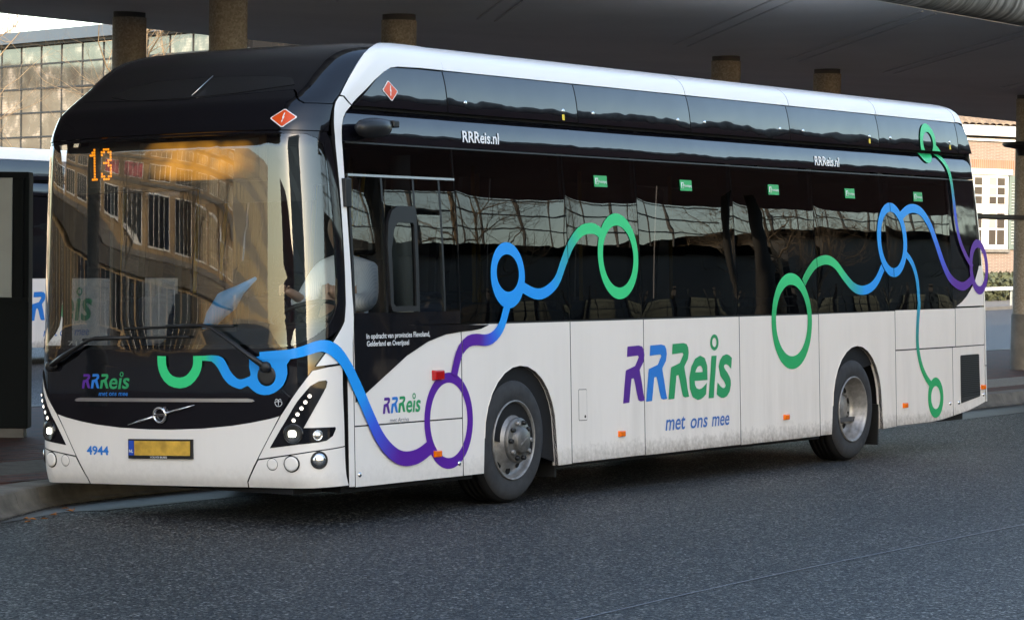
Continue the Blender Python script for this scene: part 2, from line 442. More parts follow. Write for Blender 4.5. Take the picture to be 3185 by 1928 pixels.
def logo(parent,fmap,Rs,r_top,r_w,eis,ringc,ringr,off=.004,world=BW):
    """Rs: three baseline-left corners of the R glyphs; r_top: glyph height"""
    for (u,v),m in zip(Rs,(VP_,VB_,VG_)):
        bm=poly2d([(u+(x-1705)/117*r_w,v+(790-y)/327*r_top) for x,y in RGLYPH])
        surf_obj('letter',to_surface(bm,fmap,off,0,world=world),m,parent); bm.free()
    letters('letter','e\u0131s',eis[0],eis[1],eis[2],fmap,VG_,parent,off,.18,.018,world=world)
    n=20; bm=bmesh.new(); O=[bm.verts.new((ringc[0]+ringr[0]*math.cos(2*PI*k/n),ringc[1]+ringr[1]*math.sin(2*PI*k/n),0)) for k in range(n)]
    I=[bm.verts.new((ringc[0]+ringr[0]*.52*math.cos(2*PI*k/n),ringc[1]+ringr[1]*.58*math.sin(2*PI*k/n),0)) for k in range(n)]
    for k in range(n): bm.faces.new((O[k],O[(k+1)%n],I[(k+1)%n],I[k]))
    surf_obj('letter',to_surface(bm,fmap,off,0,world=world),VG_,parent); bm.free()
def disc(name,uv,r,fmap,mat,parent,h=.01,off=0.0,n=20,dome=0.0,hollow=None):
    """small round fitting standing proud of the body surface"""
    c=Vector(fmap(*uv)); nn=tang(fmap,*uv); a=Vector((0,0,1)); a=(a-nn*a.dot(nn)).normalized(); b=nn.cross(a)
    prof=[(r,-.012),(r,h)]+([(r*.75,h+dome*.6),(r*.4,h+dome*.9),(0.0005,h+dome)] if not hollow else [(r*.86,h),(r*.78,h-hollow),(.0005,h-hollow)])
    V=[];F=[]
    for (rr,hh) in prof:
        for k in range(n):
            th=2*PI*k/n; V.append(BW(c+nn*(off+hh)+(a*math.cos(th)+b*math.sin(th))*rr))
    for i in range(len(prof)-1):
        for k in range(n): F.append((i*n+k,i*n+(k+1)%n,(i+1)*n+(k+1)%n,(i+1)*n+k))
    mb=MB(); mb.add(V,F,True); return mb.build(name,mat,parent)
def sbox(name,uv,su,sv,fmap,mat,parent,h=.02,bevel=.006):
    c=Vector(fmap(*uv)); nn=tang(fmap,*uv); a=(Vector(fmap(uv[0]+.01,uv[1]))-c).normalized(); b=nn.cross(a)
    V=[]
    for hh in (-.01,h):
        for s,t in ((-1,-1),(1,-1),(1,1),(-1,1)):
            k=1 if hh<0 else .86
            V.append(BW(c+nn*hh+a*su/2*s*k+b*sv/2*t*k))
    mb=MB(); mb.add(V,[(0,3,2,1),(4,5,6,7),(0,1,5,4),(1,2,6,5),(2,3,7,6),(3,0,4,7)]); return mb.build(name,mat,parent,bevel)
def mir(poly): return [(-u,v) for u,v in poly][::-1]
# ================================================================== THE BUS
bus=empty('city_bus',(2.704,0,0),'white and black electric city bus with green, blue and purple ribbon livery, number 13','bus')
_parent_inv=Matrix.Translation((-2.704,0,0))
class BusParent: pass
# parts are modelled in world coordinates; the root keeps them with an inverse offset
def fixp():
    for o in list(bus.children): o.matrix_parent_inverse=_parent_inv
# ---- inner dark shell behind the panels (front, sides, arches)
patch('inner_shell',[(-1.8,.27),(1.8,.27),(1.8,1.14),(-1.8,1.14)],front_map,CORE,bus,-.032,0,(.1,.15))
def skirt_z(x): return .255 if x<9.55 else .255+.012+(x-9.55)*.02 if x<10.36 else .283+(x-10.36)**1.25*.088
def archpts(cx,r,zc,x0,x1,zb,n=15):
    """arch outline over a wheel from (x0,zb) up and round to (x1,zb)"""
    out=[]
    for k in range(n):
        a=PI-PI*k/(n-1); x=cx+r*math.cos(a); z=zc+r*1.02*math.sin(a); out.append((x,z))
    return [(x0,zb)]+out+[(x1,zb)]
AF=archpts(2.765,.515,.515,2.232,3.305,.255); AR=archpts(8.70,.525,.525,8.145,9.25,.27)
def lower_core(fm,flip):
    poly=[(1.5,1.45),(1.5,.275),(2.2,.275)]+[(x+(-.0),z+.02) for x,z in AF[1:-1]]+[(3.33,.275),(8.12,.29)]+[(x,z+.02) for x,z in AR[1:-1]]+[(9.28,.30),(10.4,.30),(11.68,.46),(11.68,1.45)]
    return patch('inner_side_shell',poly,fm,CORE,bus,-.034,0,(0,0),flip)
lower_core(side_map,False)
# ---- near side lower panels
def panel(name,poly,mat=WHITE,**k): return patch(name,poly,side_map,mat,bus,0.0,.028,(0,.35),**k)
panel('side_panel',[(.487,.262),(.556,.26),(.556,1.36),(.545,1.36),(.487,1.112)])
panel('side_panel',[(.565,.682),(1.945,.682),(1.945,1.362),(.565,1.362)])
panel('service_flap',[(.565,.255),(1.945,.255),(1.945,.672),(.565,.672)])
panel('side_panel',[(1.955,1.36),(1.955,.255)]+[AF[0]]+AF[1:-1]+[AF[-1]]+[(3.513,.257),(3.513,1.36)])
for a,b in ((3.523,4.677),(4.687,6.355),(6.365,7.903)): panel('side_panel',[(a,.262),(b,.266),(b,1.36),(a,1.36)])
panel('side_panel',[(7.913,1.362),(7.913,.27),AR[0]]+AR[1:-1]+[AR[-1],(9.546,.28),(9.546,1.37)])
panel('side_panel',[(9.556,1.004),(10.965,1.006),(10.965,1.378),(9.556,1.376)])
panel('side_panel',[(10.975,1.006),(11.688,1.01),(11.688,1.385),(10.975,1.38)])
panel('service_flap',[(9.556,.285),(10.36,.288),(10.62,.30),(10.885,.325),(10.885,.994),(9.556,.992)])
panel('service_flap',[(10.895,.327),(11.25,.36),(11.5,.40),(11.69,.435),(11.69,1.0),(10.895,.995)])
panel('rear_white_panel',[(11.0,1.398),(11.14,1.44),(11.255,1.492),(11.37,1.562),(11.475,1.635),(11.585,1.77),(11.60,1.80),(11.672,1.80),(11.688,1.40)])
# wheel arch flanges and liners
def arch_lip(pts):
    mb=MB(); n=len(pts)
    V=[];F=[]
    for (x,z) in pts:
        for (y) in (-.004,.05): V.append(BW((x,y,z)))
    for i in range(n-1): F.append((2*i,2*i+1,2*i+3,2*i+2))
    mb.add(V,F,True); return mb.build('arch_flange',WHITE,bus)
arch_lip(AF[1:]); arch_lip(AR[1:])
for cx,r in ((2.765,.55),(8.70,.56)):
    for y0,y1 in ((.03,.62),(1.93,2.52)):
        mb=MB(); V=[];F=[]
        for k in range(17):
            a=PI-PI*k/16
            for y in (y0,y1): V.append(BW((cx+r*math.cos(a),y,.5+r*math.sin(a))))
        for k in range(16): F.append((2*k,2*k+1,2*k+3,2*k+2))
        yy=y1 if y0<1 else y0
        inner=[BW((cx+r*math.cos(PI-PI*k/16),yy,.5+r*math.sin(PI-PI*k/16))) for k in range(17)]
        mb.add(V,F,True); k=len(mb.v); mb.v+=inner; mb.f.append(tuple(range(k,k+17))); mb.sm.append(False)
        mb.build('wheel_housing',CORE,bus)
mb=MB(); mb.box((9.21,.05,.12),(9.235,.42,.5)); mb.build('mud_flap',RUBBER,bus)
mb=MB(); mb.box((3.34,.06,.16),(3.36,.42,.5)); mb.build('mud_flap',RUBBER,bus)
# underbody between and behind the axles
mb=MB(); mb.box((.16,.25,.215),(.5,2.3,.26))
for a,b,z in ((.5,2.2,.215),(3.4,8.05,.23),(9.35,11.3,.27)): mb.box((a,.09,z),(b,2.42,.36))
mb.box((2.2,.75,.28),(3.4,1.8,.36)); mb.box((8.05,.75,.28),(9.35,1.8,.36)); mb.build('chassis',CORE,bus)
mb=MB(); mb.tube([(2.704,.4,.478),(2.704,2.15,.478)],.07); mb.build('axle',CORE,bus)
mb=MB(); mb.tube([(8.649,.4,.478),(8.649,2.15,.478)],.09); mb.build('axle',CORE,bus)
# black glazing sweep below the driver window
patch('glazing_sweep',[(.57,1.378),(1.94,1.362),(2.33,1.355),(2.217,1.327),(2.095,1.316),(1.926,1.309),(1.735,1.294),(1.5,1.247),(1.223,1.152),(.927,1.01),(.578,.842)],side_map,BLACK,bus,.006,.01,(.3,.3))
# ---- side glazing
mb=MB()
def rail(z0,z1,x0,x1,off,mat,name,fm=side_map,flip=False): return patch(name,[(x0,z0),(x1,z0),(x1,z1),(x0,z1)],fm,mat,bus,off,.02,(0,.08),flip)
rail(1.355,1.372,2.34,11.0,-.004,SATIN,'waist_rail')
SEALX=[1.957,3.531,4.669,6.345,7.905,9.432,10.93]
def bulge(a,b,z0,z1,A):
    def f(u,v):
        s=2*(u-a)/(b-a)-1; t=(v-z0)/(z1-z0)
        return -.004+.7*A*(1-s**4)*math.sin(PI*min(1,max(0,t)))
    return f
pan=list(zip(SEALX,SEALX[1:]))
for i,(a,b) in enumerate(pan):
    a+=.006;b-=.006
    patch('side_window',[(a,1.376),(b,1.376),(b,2.648),(a,2.648)],side_map,TINT,bus,bulge(a,b,1.376,2.648,.0045),0,(.12,.12))
patch('rear_quarter_panel',[(10.936,1.376),(11.60,1.376),(11.64,1.75),(11.60,2.2),(11.575,2.66),(10.936,2.656)],side_map,BLACK,bus,-.006,.01,(.12,.12))
for x in SEALX: rail(1.37,2.655,x-.006,x+.006,-.009,RUBBER,'window_seal')
for x in SEALX[1:-1]:
    mb=MB(); V=[BW((x+dx,inset(z)+dy,z)) for z in (1.3,2.0,2.7) for dx,dy in ((-.05,.02),(.05,.02),(.05,.10),(-.05,.10))]
    mb.add(V,[(i*4+j,i*4+(j+1)%4,(i+1)*4+(j+1)%4,(i+1)*4+j) for i in range(2) for j in range(4)]); mb.build('window_pillar',SATIN,bus)
# driver window group
patch('side_window',[(.60,2.436),(1.948,2.436),(1.948,2.648),(.585,2.648)],side_map,TINT,bus,-.004,0,(.12,.12))
rail(2.418,2.434,.58,1.945,.006,ALU,'window_trim')
patch('driver_window',[(.60,1.466),(1.0,1.466),(1.02,2.414),(.60,2.414)],side_map,CLEAR,bus,bulge(.6,1.9,1.46,2.41,.003),0,(.1,.1))
patch('driver_window',[(1.042,1.49),(1.345,1.49),(1.36,2.12),(1.10,2.12)],side_map,TINT,bus,.002,0,(.1,.1))
patch('driver_window',[(1.414,1.472),(1.738,1.47),(1.728,2.16),(1.428,2.16)],side_map,CLEAR,bus,-.002,0,(.1,.1))
patch('driver_window',[(1.755,1.42),(1.948,1.42),(1.948,2.414),(1.74,2.414)],side_map,TINT,bus,-.004,0,(.1,.1))
patch('driver_window',[(1.03,2.225),(1.735,2.18),(1.74,2.414),(1.03,2.414)],side_map,TINT,bus,-.004,0,(.1,.1))
ringpatch('sliding_frame',[(1.008,1.93),(1.031,2.098),(1.088,2.186),(1.176,2.218),(1.40,2.218),(1.385,1.496),(1.37,1.466),(1.041,1.466),(1.018,1.50)],[(1.055,1.90),(1.10,2.05),(1.15,2.10),(1.36,2.10),(1.345,1.505),(1.055,1.505)],side_map,SATIN,bus,.016,.03,72)
patch('window_sill',[(.60,1.37),(1.948,1.37),(1.948,1.462),(.60,1.464)],side_map,BLACK,bus,-.003,.02,(.3,0))
for x in (.592,1.00,1.405,1.745): rail(1.46,2.42,x-.012,x+.012,-.003,SATIN,'window_bar')
# ---- cantrail band, ledge and roof shrouds
BANDP=hermite([(2.66,.056),(2.72,.060),(2.78,.068),(2.84,.084),(2.875,.104),(2.90,.13)])
def band_map(x,z): return (x,BANDP(z),z)
patch('cantrail',[(.56,2.662),(11.58,2.68),(11.56,2.90),(.70,2.898),(.60,2.82),(.565,2.78)],band_map,SHROUD,bus,0,.02,(.6,.02))
rail(2.648,2.660,.58,11.59,.004,SATIN,'drip_rail')
SHR=hermite([(2.90,.066),(2.96,.069),(3.02,.0735),(3.08,.080),(3.14,.090),(3.19,.1015),(3.225,.1125),(3.26,.126)])
def shroud_map(x,z): return (x,SHR(z),z)
mb=MB(); V=[BW(q) for q in ((.75,.11,2.895),(11.55,.11,2.895),(11.55,.11,2.93),(.75,.11,2.93))]; mb.add(V,[(0,1,2,3)]); mb.build('shroud_gap',CORE,bus)
SX=[1.923,3.804,5.669,7.53,9.411,11.272]
patch('roof_shroud',[(.725,2.918),(1.916,2.918),(1.908,3.219),(1.6,3.220),(1.32,3.218),(1.225,3.207),(1.13,3.172),(1.01,3.106),(.905,3.035)],shroud_map,SHROUD,bus,0,.02,(.2,.04))
for i,(a,b) in enumerate(zip(SX,SX[1:])):
    patch('roof_shroud',[(a+.007,2.918),(b-.007,2.92),(b-.015,3.222),(a-.001,3.22)],shroud_map,SHROUD,bus,lambda u,v,a=a,b=b:.003*(1-(2*(u-a)/(b-a)-1)**4),.02,(.2,.04))
patch('roof_shroud',[(11.28,2.92),(11.60,2.925),(11.48,3.16),(11.40,3.222),(11.272,3.23)],shroud_map,SHROUD,bus,0,.02,(.2,.04))
for (x,z) in [(2.164,3.0),(3.577,3.003),(4.042,3.003),(5.445,3.01),(5.918,3.01),(7.33,3.01),(7.792,3.01),(9.191,3.011),(9.659,3.015),(11.056,3.023)]:
    disc('shroud_lock',(x,z),.017,shroud_map,CHROME,bus,.006,0,14,.004)
for (x,z) in [(3.575,2.952),(9.19,2.967),(11.061,2.974)]: patch('warning_sticker',[(x-.018,z-.022),(x+.018,z-.022),(x+.018,z+.022),(x-.018,z+.022)],shroud_map,YELLOW,bus,.004,.001,(0,0))
# roof shoulder (white) in lengths, rear arch, roof skin
RSX=[1.918,5.64,7.575,9.414,11.27]
for a,b in zip(RSX,RSX[1:]): patch('roof_shoulder',[(a+.003,3.226),(b-.003,3.226),(b-.003,3.415),(a+.003,3.415)],side_map,CLEANWHITE,bus,.004,.02,(0,.012))
patch('roof_shoulder',[(11.275,3.232),(11.405,3.226),(11.43,3.21),(11.41,3.30),(11.36,3.36),(11.29,3.40),(11.275,3.40)],side_map,CLEANWHITE,bus,.004,.02,(.05,.012))
def roof_map(x,v): # v: 0 near .. 1 far
    h=(v-.5)*2*.90; return (x,1.275-h*-1*-1 if False else 1.275+h,3.415+.03*(1-(h/.9)**2))
mb=MB(); V=[];F=[]
nx,ny=14,9
for i in range(nx+1):
    for j in range(ny+1):
        x=1.3+(11.25-1.3)*i/nx; h=-.90+1.8*j/ny; V.append(BW((x,1.275+h,3.408+.012*(1-(h/.9)**2))))
for i in range(nx):
    for j in range(ny): F.append((i*(ny+1)+j,(i+1)*(ny+1)+j,(i+1)*(ny+1)+j+1,i*(ny+1)+j+1))
mb.add(V,F,True); mb.build('roof',CLEANWHITE,bus)
# far side: mirrored skins, glass in the front door
patch('kerb_side_panel',[(1.95,.30),(2.2,.30)]+AF[1:-1]+[(3.33,.3),(8.12,.3)]+AR[1:-1]+[(9.28,.3),(11.3,.33),(11.68,.45),(11.68,1.37),(1.95,1.37)],far_side_map,WHITE,bus,0,.02,(0,.4),True)
for i,(a,b) in enumerate(zip(SEALX,SEALX[1:])):
    patch('side_window',[(a+.01,1.376),(b-.01,1.376),(b-.01,2.648),(a+.01,2.648)],far_side_map,TINT,bus,-.004,0,(.4,.4),True)
patch('kerb_side_cantrail',[(.6,2.655),(11.58,2.655),(11.5,3.2),(11.3,3.40),(1.7,3.40),(1.2,3.21),(.9,3.03),(.7,2.92)],far_side_map,SHROUD,bus,0,.02,(.5,.06),True)
patch('kerb_side_shoulder',[(1.918,3.226),(11.27,3.226),(11.27,3.415),(1.918,3.415)],far_side_map,CLEANWHITE,bus,.006,.02,(0,.012),True)
patch('front_door',[(.54,.40),(1.06,.40),(1.06,2.60),(.54,2.60)],far_side_map,DOORGL,bus,-.01,0,(0,.4),True)
patch('front_door',[(1.10,.40),(1.85,.40),(1.85,2.60),(1.10,2.60)],far_side_map,DOORGL,bus,-.01,0,(0,.4),True)
for x0,x1,z0,z1 in ((.50,.54,.3,2.65),(1.06,1.10,.3,2.65),(1.85,1.95,.3,2.65),(.50,1.95,2.60,2.66),(.50,1.95,.28,.40)):
    patch('door_frame',[(x0,z0),(x1,z0),(x1,z1),(x0,z1)],far_side_map,SATIN,bus,-.004,.04,(0,.4),True)
# rear corner and rear wall
def rear_w(z): return .165-.075*min(1,max(0,(z-1.2)/1.5))
def rear_section(z0,z1,mat,name,n=14,full=False):
    mb=MB(); V=[];F=[]; m=10; nz=max(2,int((z1-z0)/.06))
    for i in range(nz+1):
        z=z0+(z1-z0)*i/nz; wr=rear_w(z); xr=rearx(z); iy=inset(z)
        row=[]
        for k in range(m+1):
            a=k/m*PI/2; row.append((xr-wr+wr*math.sin(a),iy+.15*(1-math.cos(a)),z))
        if full: row+=[(xr,1.275,z)]+[(x,2.55-y,z) for x,y,z in row[::-1]]
        else: row.append((xr,.3,z))
        V+=[BW(p) for p in row]
        L=len(row)
    for i in range(nz):
        for k in range(L-1): F.append((i*L+k,i*L+k+1,(i+1)*L+k+1,(i+1)*L+k))
    mb.add(V,F,True); return mb.build(name,mat,bus)
rear_section(.80,2.655,WHITE,'rear_corner',full=True); rear_section(.435,.79,WHITE,'rear_bumper',full=True); rear_section(2.67,3.405,WHITE,'rear_corner',full=True)
# ---- front: core behind glass edge, panels
FASCIA=[(-1.38,.66),(1.38,.66),(1.38,1.10),(1.30,1.26),(-1.30,1.26),(-1.38,1.10)]
patch('front_fascia',FASCIA,front_map,BLACK,bus,-.006,.02,(.08,.1))
HOODN=[(.394,1.105),(.55,1.122),(.727,1.118),(.825,1.077),(.944,.993),(1.07,.897),(.992,.775),(.905,.752),(.756,.725),(.604,.704),(.371,.684),(.102,.674)]
HOOD=HOODN+[(-u,v) for u,v in HOODN[::-1]]
hood=patch('front_hood',HOOD,front_map,BLACK,bus,.006,.02,(.08,.08))
BUMN=[(.102,.668),(.371,.678),(.604,.698),(.756,.719),(.905,.746),(.985,.766),(.80,.466),(.708,.316),(.70,.275)]
patch('front_bumper',[(-u,v) for u,v in BUMN[::-1]]+BUMN,front_map,WHITE,bus,.004,.03,(.08,.06))
LAMPN=[(1.238,1.074),(1.34,1.095),(1.478,1.108),(1.478,.55),(1.222,.526),(.812,.472),(.903,.622),(.998,.770)]
CORN=[(.812,.462),(1.222,.518),(1.478,.542),(1.478,.275),(1.204,.270),(.710,.275),(.716,.31)]
BLKN=[(.905,.546),(1.001,.689),(1.13,.868),(1.221,.971),(1.278,1.002),(1.327,1.008),(1.338,.997),(1.328,.958),(1.262,.846),(1.166,.685),(1.244,.684),(1.387,.684),(1.391,.67),(1.366,.624),(1.318,.593),(1.261,.583),(1.127,.572)]
PILN=[(1.261,1.104),(1.342,1.214),(1.409,1.316),(1.470,1.408),(1.488,1.534),(1.488,1.73),(1.486,2.0),(1.478,2.386),(1.462,2.685),(1.44,2.79),(1.415,2.89),(1.408,2.93),(1.405,2.968),(1.435,2.970),(1.592,2.912),(1.555,2.866),(1.538,2.825),(1.537,2.765),(1.545,2.613),(1.545,2.368),(1.55,2.022),(1.565,1.618),(1.58,1.433),(1.59,1.14),(1.464,1.122)]
for mirr in (False,True):
    q=(lambda P:mir(P)) if mirr else (lambda P:P)
    patch('headlamp_panel',q(LAMPN),front_map,WHITE,bus,.004,.03,(.05,.08))
    patch('corner_bumper',q(CORN),front_map,WHITE,bus,.004,.03,(.05,.05))
    hl=patch('headlamp',q(BLKN),front_map,BLACK,bus,.007,.006,(.05,.06))
    patch('front_pillar',[(-max(u,1.53)-(.05 if u>1.53 else 0),v) for u,v in PILN][::-1] if False else q(PILN),front_map,CLEANWHITE,bus,.006,.03,(.05,.08)) if not mirr else patch('front_pillar',[(-1.50,1.10),(-1.50,2.70),(-1.42,2.90),(-1.41,2.965),(-1.60,2.91),(-1.545,2.75),(-1.545,1.10)],front_map,SATIN,bus,.0,.02,(.05,.08))
    s=-1 if mirr else 1
    for u,v in [(1.214,.902),(1.185,.861),(1.157,.82),(1.128,.779),(1.098,.738)]:
        disc('led',(s*u,v),.019,front_map,SATIN,hl,.006,.008,16,hollow=.004); disc('led',(s*u,v),.0115,front_map,LEDW,hl,.004,.008,12,.006)
    disc('headlamp_bowl',(s*1.09,.644),.072,front_map,BLACK,hl,.006,.006,24,hollow=.008)
    disc('headlamp_bowl',(s*1.09,.644),.062,front_map,SATIN,hl,.004,.008,24,hollow=.004)
    sbox('headlamp_bulb',(s*1.082,.645),.062,.05,front_map,LAMPW,hl,.018,.012)
    disc('turn_lamp',(s*1.258,.631),.036,front_map,CHROME,hl,.008,.006,20,hollow=.01); disc('turn_lamp',(s*1.258,.631),.028,front_map,CHROME,hl,.004,.008,10,.006)
    fo=disc('fog_lamp',(s*1.265,.461),.062,front_map,SATIN,bus,.008,0,28,hollow=.006)
    disc('fog_lamp_bowl',(s*1.265,.461),.05,front_map,CHROME,bus,.002,.008,24,.012)
    disc('blank_cover',(s*1.069,.439),.058,front_map,RUBBER,bus,.005,0,28,.0); disc('blank_cover',(s*1.069,.439),.050,front_map,WHITE,bus,.012,0,28,.002)
    disc('tow_cover',(s*.92,.435),.042,front_map,RUBBER,bus,.0048,0,24,.0); disc('tow_cover',(s*.92,.435),.039,front_map,WHITE,bus,.0052,0,24,.0006)
patch('trim_strip',[(-.79,.868),(-.775,.882),(-.74,.888),(.75,.888),(.785,.882),(.80,.870),(.78,.864),(-.77,.863)],front_map,ALU,bus,.016,.02,(.08,0))
# ---- windscreen
WSN=[(.4,2.718),(.9,2.712),(1.25,2.700),(1.35,2.66),(1.385,2.5),(1.407,2.029),(1.411,1.705),(1.402,1.511),(1.344,1.382),(1.208,1.283),(1.071,1.242),(.901,1.232),(.526,1.230),(.2,1.232)]
WS=[(-u,v) for u,v in WSN[::-1]]+WSN
BON=[(.4,2.732),(.9,2.728),(1.405,2.716),(1.45,2.5),(1.478,2.03),(1.478,1.596),(1.458,1.413),(1.401,1.332),(1.24,1.243),(1.121,1.207),(.901,1.199),(.526,1.196),(.2,1.198)]
BO=[(-u,v) for u,v in BON[::-1]]+BON
patch('windscreen',WS,front_map,WSGLASS,bus,-.004,0,(.06,.09))
ringpatch('windscreen_frame',BO,WS,front_map,BLACK,bus,0,.02,160)
# ---- header and roof dome
HDN=[(.11,2.981),(.526,2.998),(1.02,3.016),(1.06,2.99),(1.10,2.955),(1.14,2.93),(1.183,2.912),(1.395,2.910),(1.40,2.722),(.9,2.734),(.4,2.738)]
patch('header_panel',[(-u,v) for u,v in HDN[::-1]]+HDN,front_map,BLACK,bus,.004,.02,(.06,.04))
DON=[(1.39,2.918),(1.392,2.978),(1.345,3.1),(1.312,3.228),(1.305,3.29),(1.315,3.33),(1.345,3.38),(1.38,3.412),(1.0,3.42),(.5,3.42)]
DOL=[(1.19,2.920),(1.147,2.938),(1.11,2.962),(1.07,2.998),(1.025,3.023),(.526,3.005),(.11,2.988)]
DOME=DOL[::-1]+DON[:0]+[]
DOMEN=DOL[::-1]+DON
patch('roof_dome',DOMEN+[(-u,v) for u,v in DOMEN[::-1]],front_map,BLACK,bus,.0,.02,(.06,.03))
GRN=[(-.749,3.044),(-.643,3.108),(-.424,3.142),(.121,3.15),(.653,3.135),(.91,3.112),(.985,3.06),(.519,3.016),(.11,2.998),(-.351,2.998),(-.482,3.004)]
patch('roof_grille',GRN,front_map,N('grille_mesh').m if False else SATIN,bus,.004,.004,(.08,.03))
mb=MB(); mb.tube([BW(Vector(front_map(.138,2.998))+tang(front_map,.138,2.998)*.02),BW(Vector(front_map(.17,3.135))+tang(front_map,.17,3.135)*.03)],.004,6); mb.build('antenna',ALU,bus)
ARI=[(1.438,2.977),(1.592,2.920),(1.621,3.038),(1.623,3.104),(1.649,3.171),(1.688,3.207),(1.761,3.219),(2.05,3.226),(2.33,3.226)]
def xend(z): w_=1.275-inset(z); return lean(z)+.02+bow(w_,z)+RX
ARE=[(HC+CA+1.914-xend(z),z) for z in (3.226,3.26,3.29,3.32,3.35,3.38,3.40)]
ARO=[(1.40,3.412),(1.352,3.38),(1.322,3.33),(1.312,3.29),(1.318,3.228),(1.352,3.1),(1.40,2.980)]
ARCHP=ARI[:-1]+ARE+ARO
patch('roof_arch',ARCHP,front_map,CLEANWHITE,bus,.008,.03,(.05,.03)); patch('roof_arch',mir(ARCHP),front_map,CLEANWHITE,bus,.028,.05,(.05,.03))
# ---- front fittings
def fpt(u,v,o): return BW(Vector(front_map(u,v))+tang(front_map,u,v)*o)
patch('number_plate_holder',[(-.283,.463),(.283,.466),(.286,.603),(-.28,.6)],front_map,SATIN,bus,.022,.02,(.1,0))
patch('number_plate',[(-.222,.486),(.266,.489),(.269,.590),(-.221,.588)],front_map,PLATEY,bus,.026,.004,(.1,0))
patch('number_plate_band',[(-.274,.486),(-.226,.486),(-.225,.590),(-.272,.590)],front_map,PLATEB,bus,.026,.004,(.1,0))
letters('lettering','NL',(-.268,.505),(-.232,.505),.527,front_map,TXTWHITE,bus,.028,bold=.01)
letters('lettering','VOLVO BUSES',(-.083,.469),(.068,.469),.482,front_map,TXTWHITE,bus,.0235,bold=.01)
letters('fleet_number','4944',(-.696,.484),(-.482,.484),.545,front_map,VB_,bus,.006,bold=.03)
logo(bus,front_map,[(-.721,.953),(-.632,.954),(-.543,.954)],.104,.085,((-.452,.954),(-.26,.957),1.028),(-.332,1.055),(.018,.018),.0085)
letters('lettering','met ons mee',(-.555,.903),(-.277,.905),.930,front_map,VB_,bus,.0085,.2,.008)
# emblem: ring, arrow, diagonal bar
mb=MB()
c=Vector(front_map(.012,.771)); nn=tang(front_map,.012,.771); aa=Vector((0,0,1)); aa=(aa-nn*aa.dot(nn)).normalized(); bb=nn.cross(aa)
pr=[(.058,.012),(.060,.024),(.052,.030),(.043,.026),(.042,.012)]
V=[];F=[];n=32
for r_,h_ in pr:
    for k in range(n): th=2*PI*k/n; V.append(BW(c+nn*h_+(aa*math.sin(th)-bb*math.cos(th))*r_))
for i in range(len(pr)-1):
    for k in range(n): F.append((i*n+k,i*n+(k+1)%n,(i+1)*n+(k+1)%n,(i+1)*n+k))
mb.add(V,F,True)
mb.build('emblem_ring',CHROME,bus)
for sgn in (1,-1):
    d=1 if sgn>0 else -1
    pts=[(.012+sgn*.058,.771+sgn*.0135),(.012+sgn*.30,.771+sgn*.071)]
    mb=MB(); mb.tube([fpt(pts[0][0],pts[0][1],.018),fpt((pts[0][0]*.5+pts[1][0]*.5),(pts[0][1]+pts[1][1])/2,.018),fpt(pts[1][0],pts[1][1],.012)],[.011,.009,.002],8); mb.build('emblem_bar',CHROME,bus)
sbox('emblem_band',(.012,.771),.105,.020,front_map,CHROME,bus,.028,.002)
letters('lettering','VOLVO',(-.034,.7655),(.058,.7655),.7785,front_map,SATIN,bus,.0315,bold=.02)
mb=MB(); mb.add([fpt(.045,.812,.02),fpt(.072,.832,.02),fpt(.048,.83,.02),fpt(.07,.81,.02)],[(0,3,1,2)]); mb.build('emblem_arrow',CHROME,bus)
# washer symbol
for seg in ([(.958,.866),(.968,.838),(1.002,.838),(1.012,.866),(.958,.866)],[(.985,.842),(.985,.876)],[(.985,.876),(.972,.884),(.962,.876)],[(.985,.876),(.998,.884),(1.008,.876)]):
    ribbon('washer_symbol',seg,.004,[(0,(.8,.8,.8,1)),(1,(.8,.8,.8,1))],front_map,bus,.0085,step=.01)
# warning diamonds
def diamond(fm,pts,off):
    cu=sum(p[0] for p in pts)/4; cv=sum(p[1] for p in pts)/4
    def sc(k):
        out=[]
        for i in range(4):
            p=pts[i]; a=pts[i-1]; b=pts[(i+1)%4]
            for q,t in ((a,.07),(b,.07)): out.append((cu+((p[0]*(1-t)+q[0]*t)-cu)*k,cv+((p[1]*(1-t)+q[1]*t)-cv)*k))
        return out
    patch('warning_sticker',sc(1),fm,TXTWHITE,bus,off,.002,(.05,.05)); patch('warning_sticker',sc(.88),fm,ORANGE,bus,off+.002,.001,(.05,.05))
    s=abs(pts[1][1]-pts[3][1])*.2
    bolt=[(.05,1.25),(.32,1.25),(.14,.2),(.42,.25),(.02,-.75),(.2,-.8),(-.14,-1.3),(-.3,-.68),(-.13,-.72),(-.02,-.08),(-.28,-.12)]
    patch('warning_sticker',[(cu+x*s,cv+y*s) for x,y in bolt],fm,TXTWHITE,bus,off+.004,.001,(.05,.05))
diamond(front_map,[(.953,2.812),(1.062,2.877),(1.172,2.814),(1.07,2.742)],.007)
diamond(shroud_map,[(1.077,3.041),(1.163,3.115),(1.276,3.039),(1.189,2.963)],.004)
# wipers
def wiper(arm,blade,o=.045):
    mb=MB(); mb.tube([fpt(u,v,o if i else .03) for i,(u,v) in enumerate(arm)],[.022,.02]+[.013]*(len(arm)-2),8); a=mb.build('wiper',SATIN,bus)
    mb=MB(); mb.tube([fpt(u,v,.02) for u,v in smooth_path(blade,.1)],.010,6); mb.build('wiper_blade',RUBBER,a)
    disc('wiper_pivot',arm[0],.038,front_map,SATIN,a,.045,0,20,.008)
wiper([(.899,1.104),(.802,1.174),(.65,1.275),(.486,1.377),(.408,1.394),(.101,1.391)],[(-.295,1.375),(.2,1.386),(.652,1.388)])
wiper([(-1.021,1.112),(-.863,1.185),(-.72,1.25),(-.595,1.302),(-.534,1.313),(-.208,1.313)],[(-.688,1.302),(-.193,1.311),(.283,1.316)],.05)
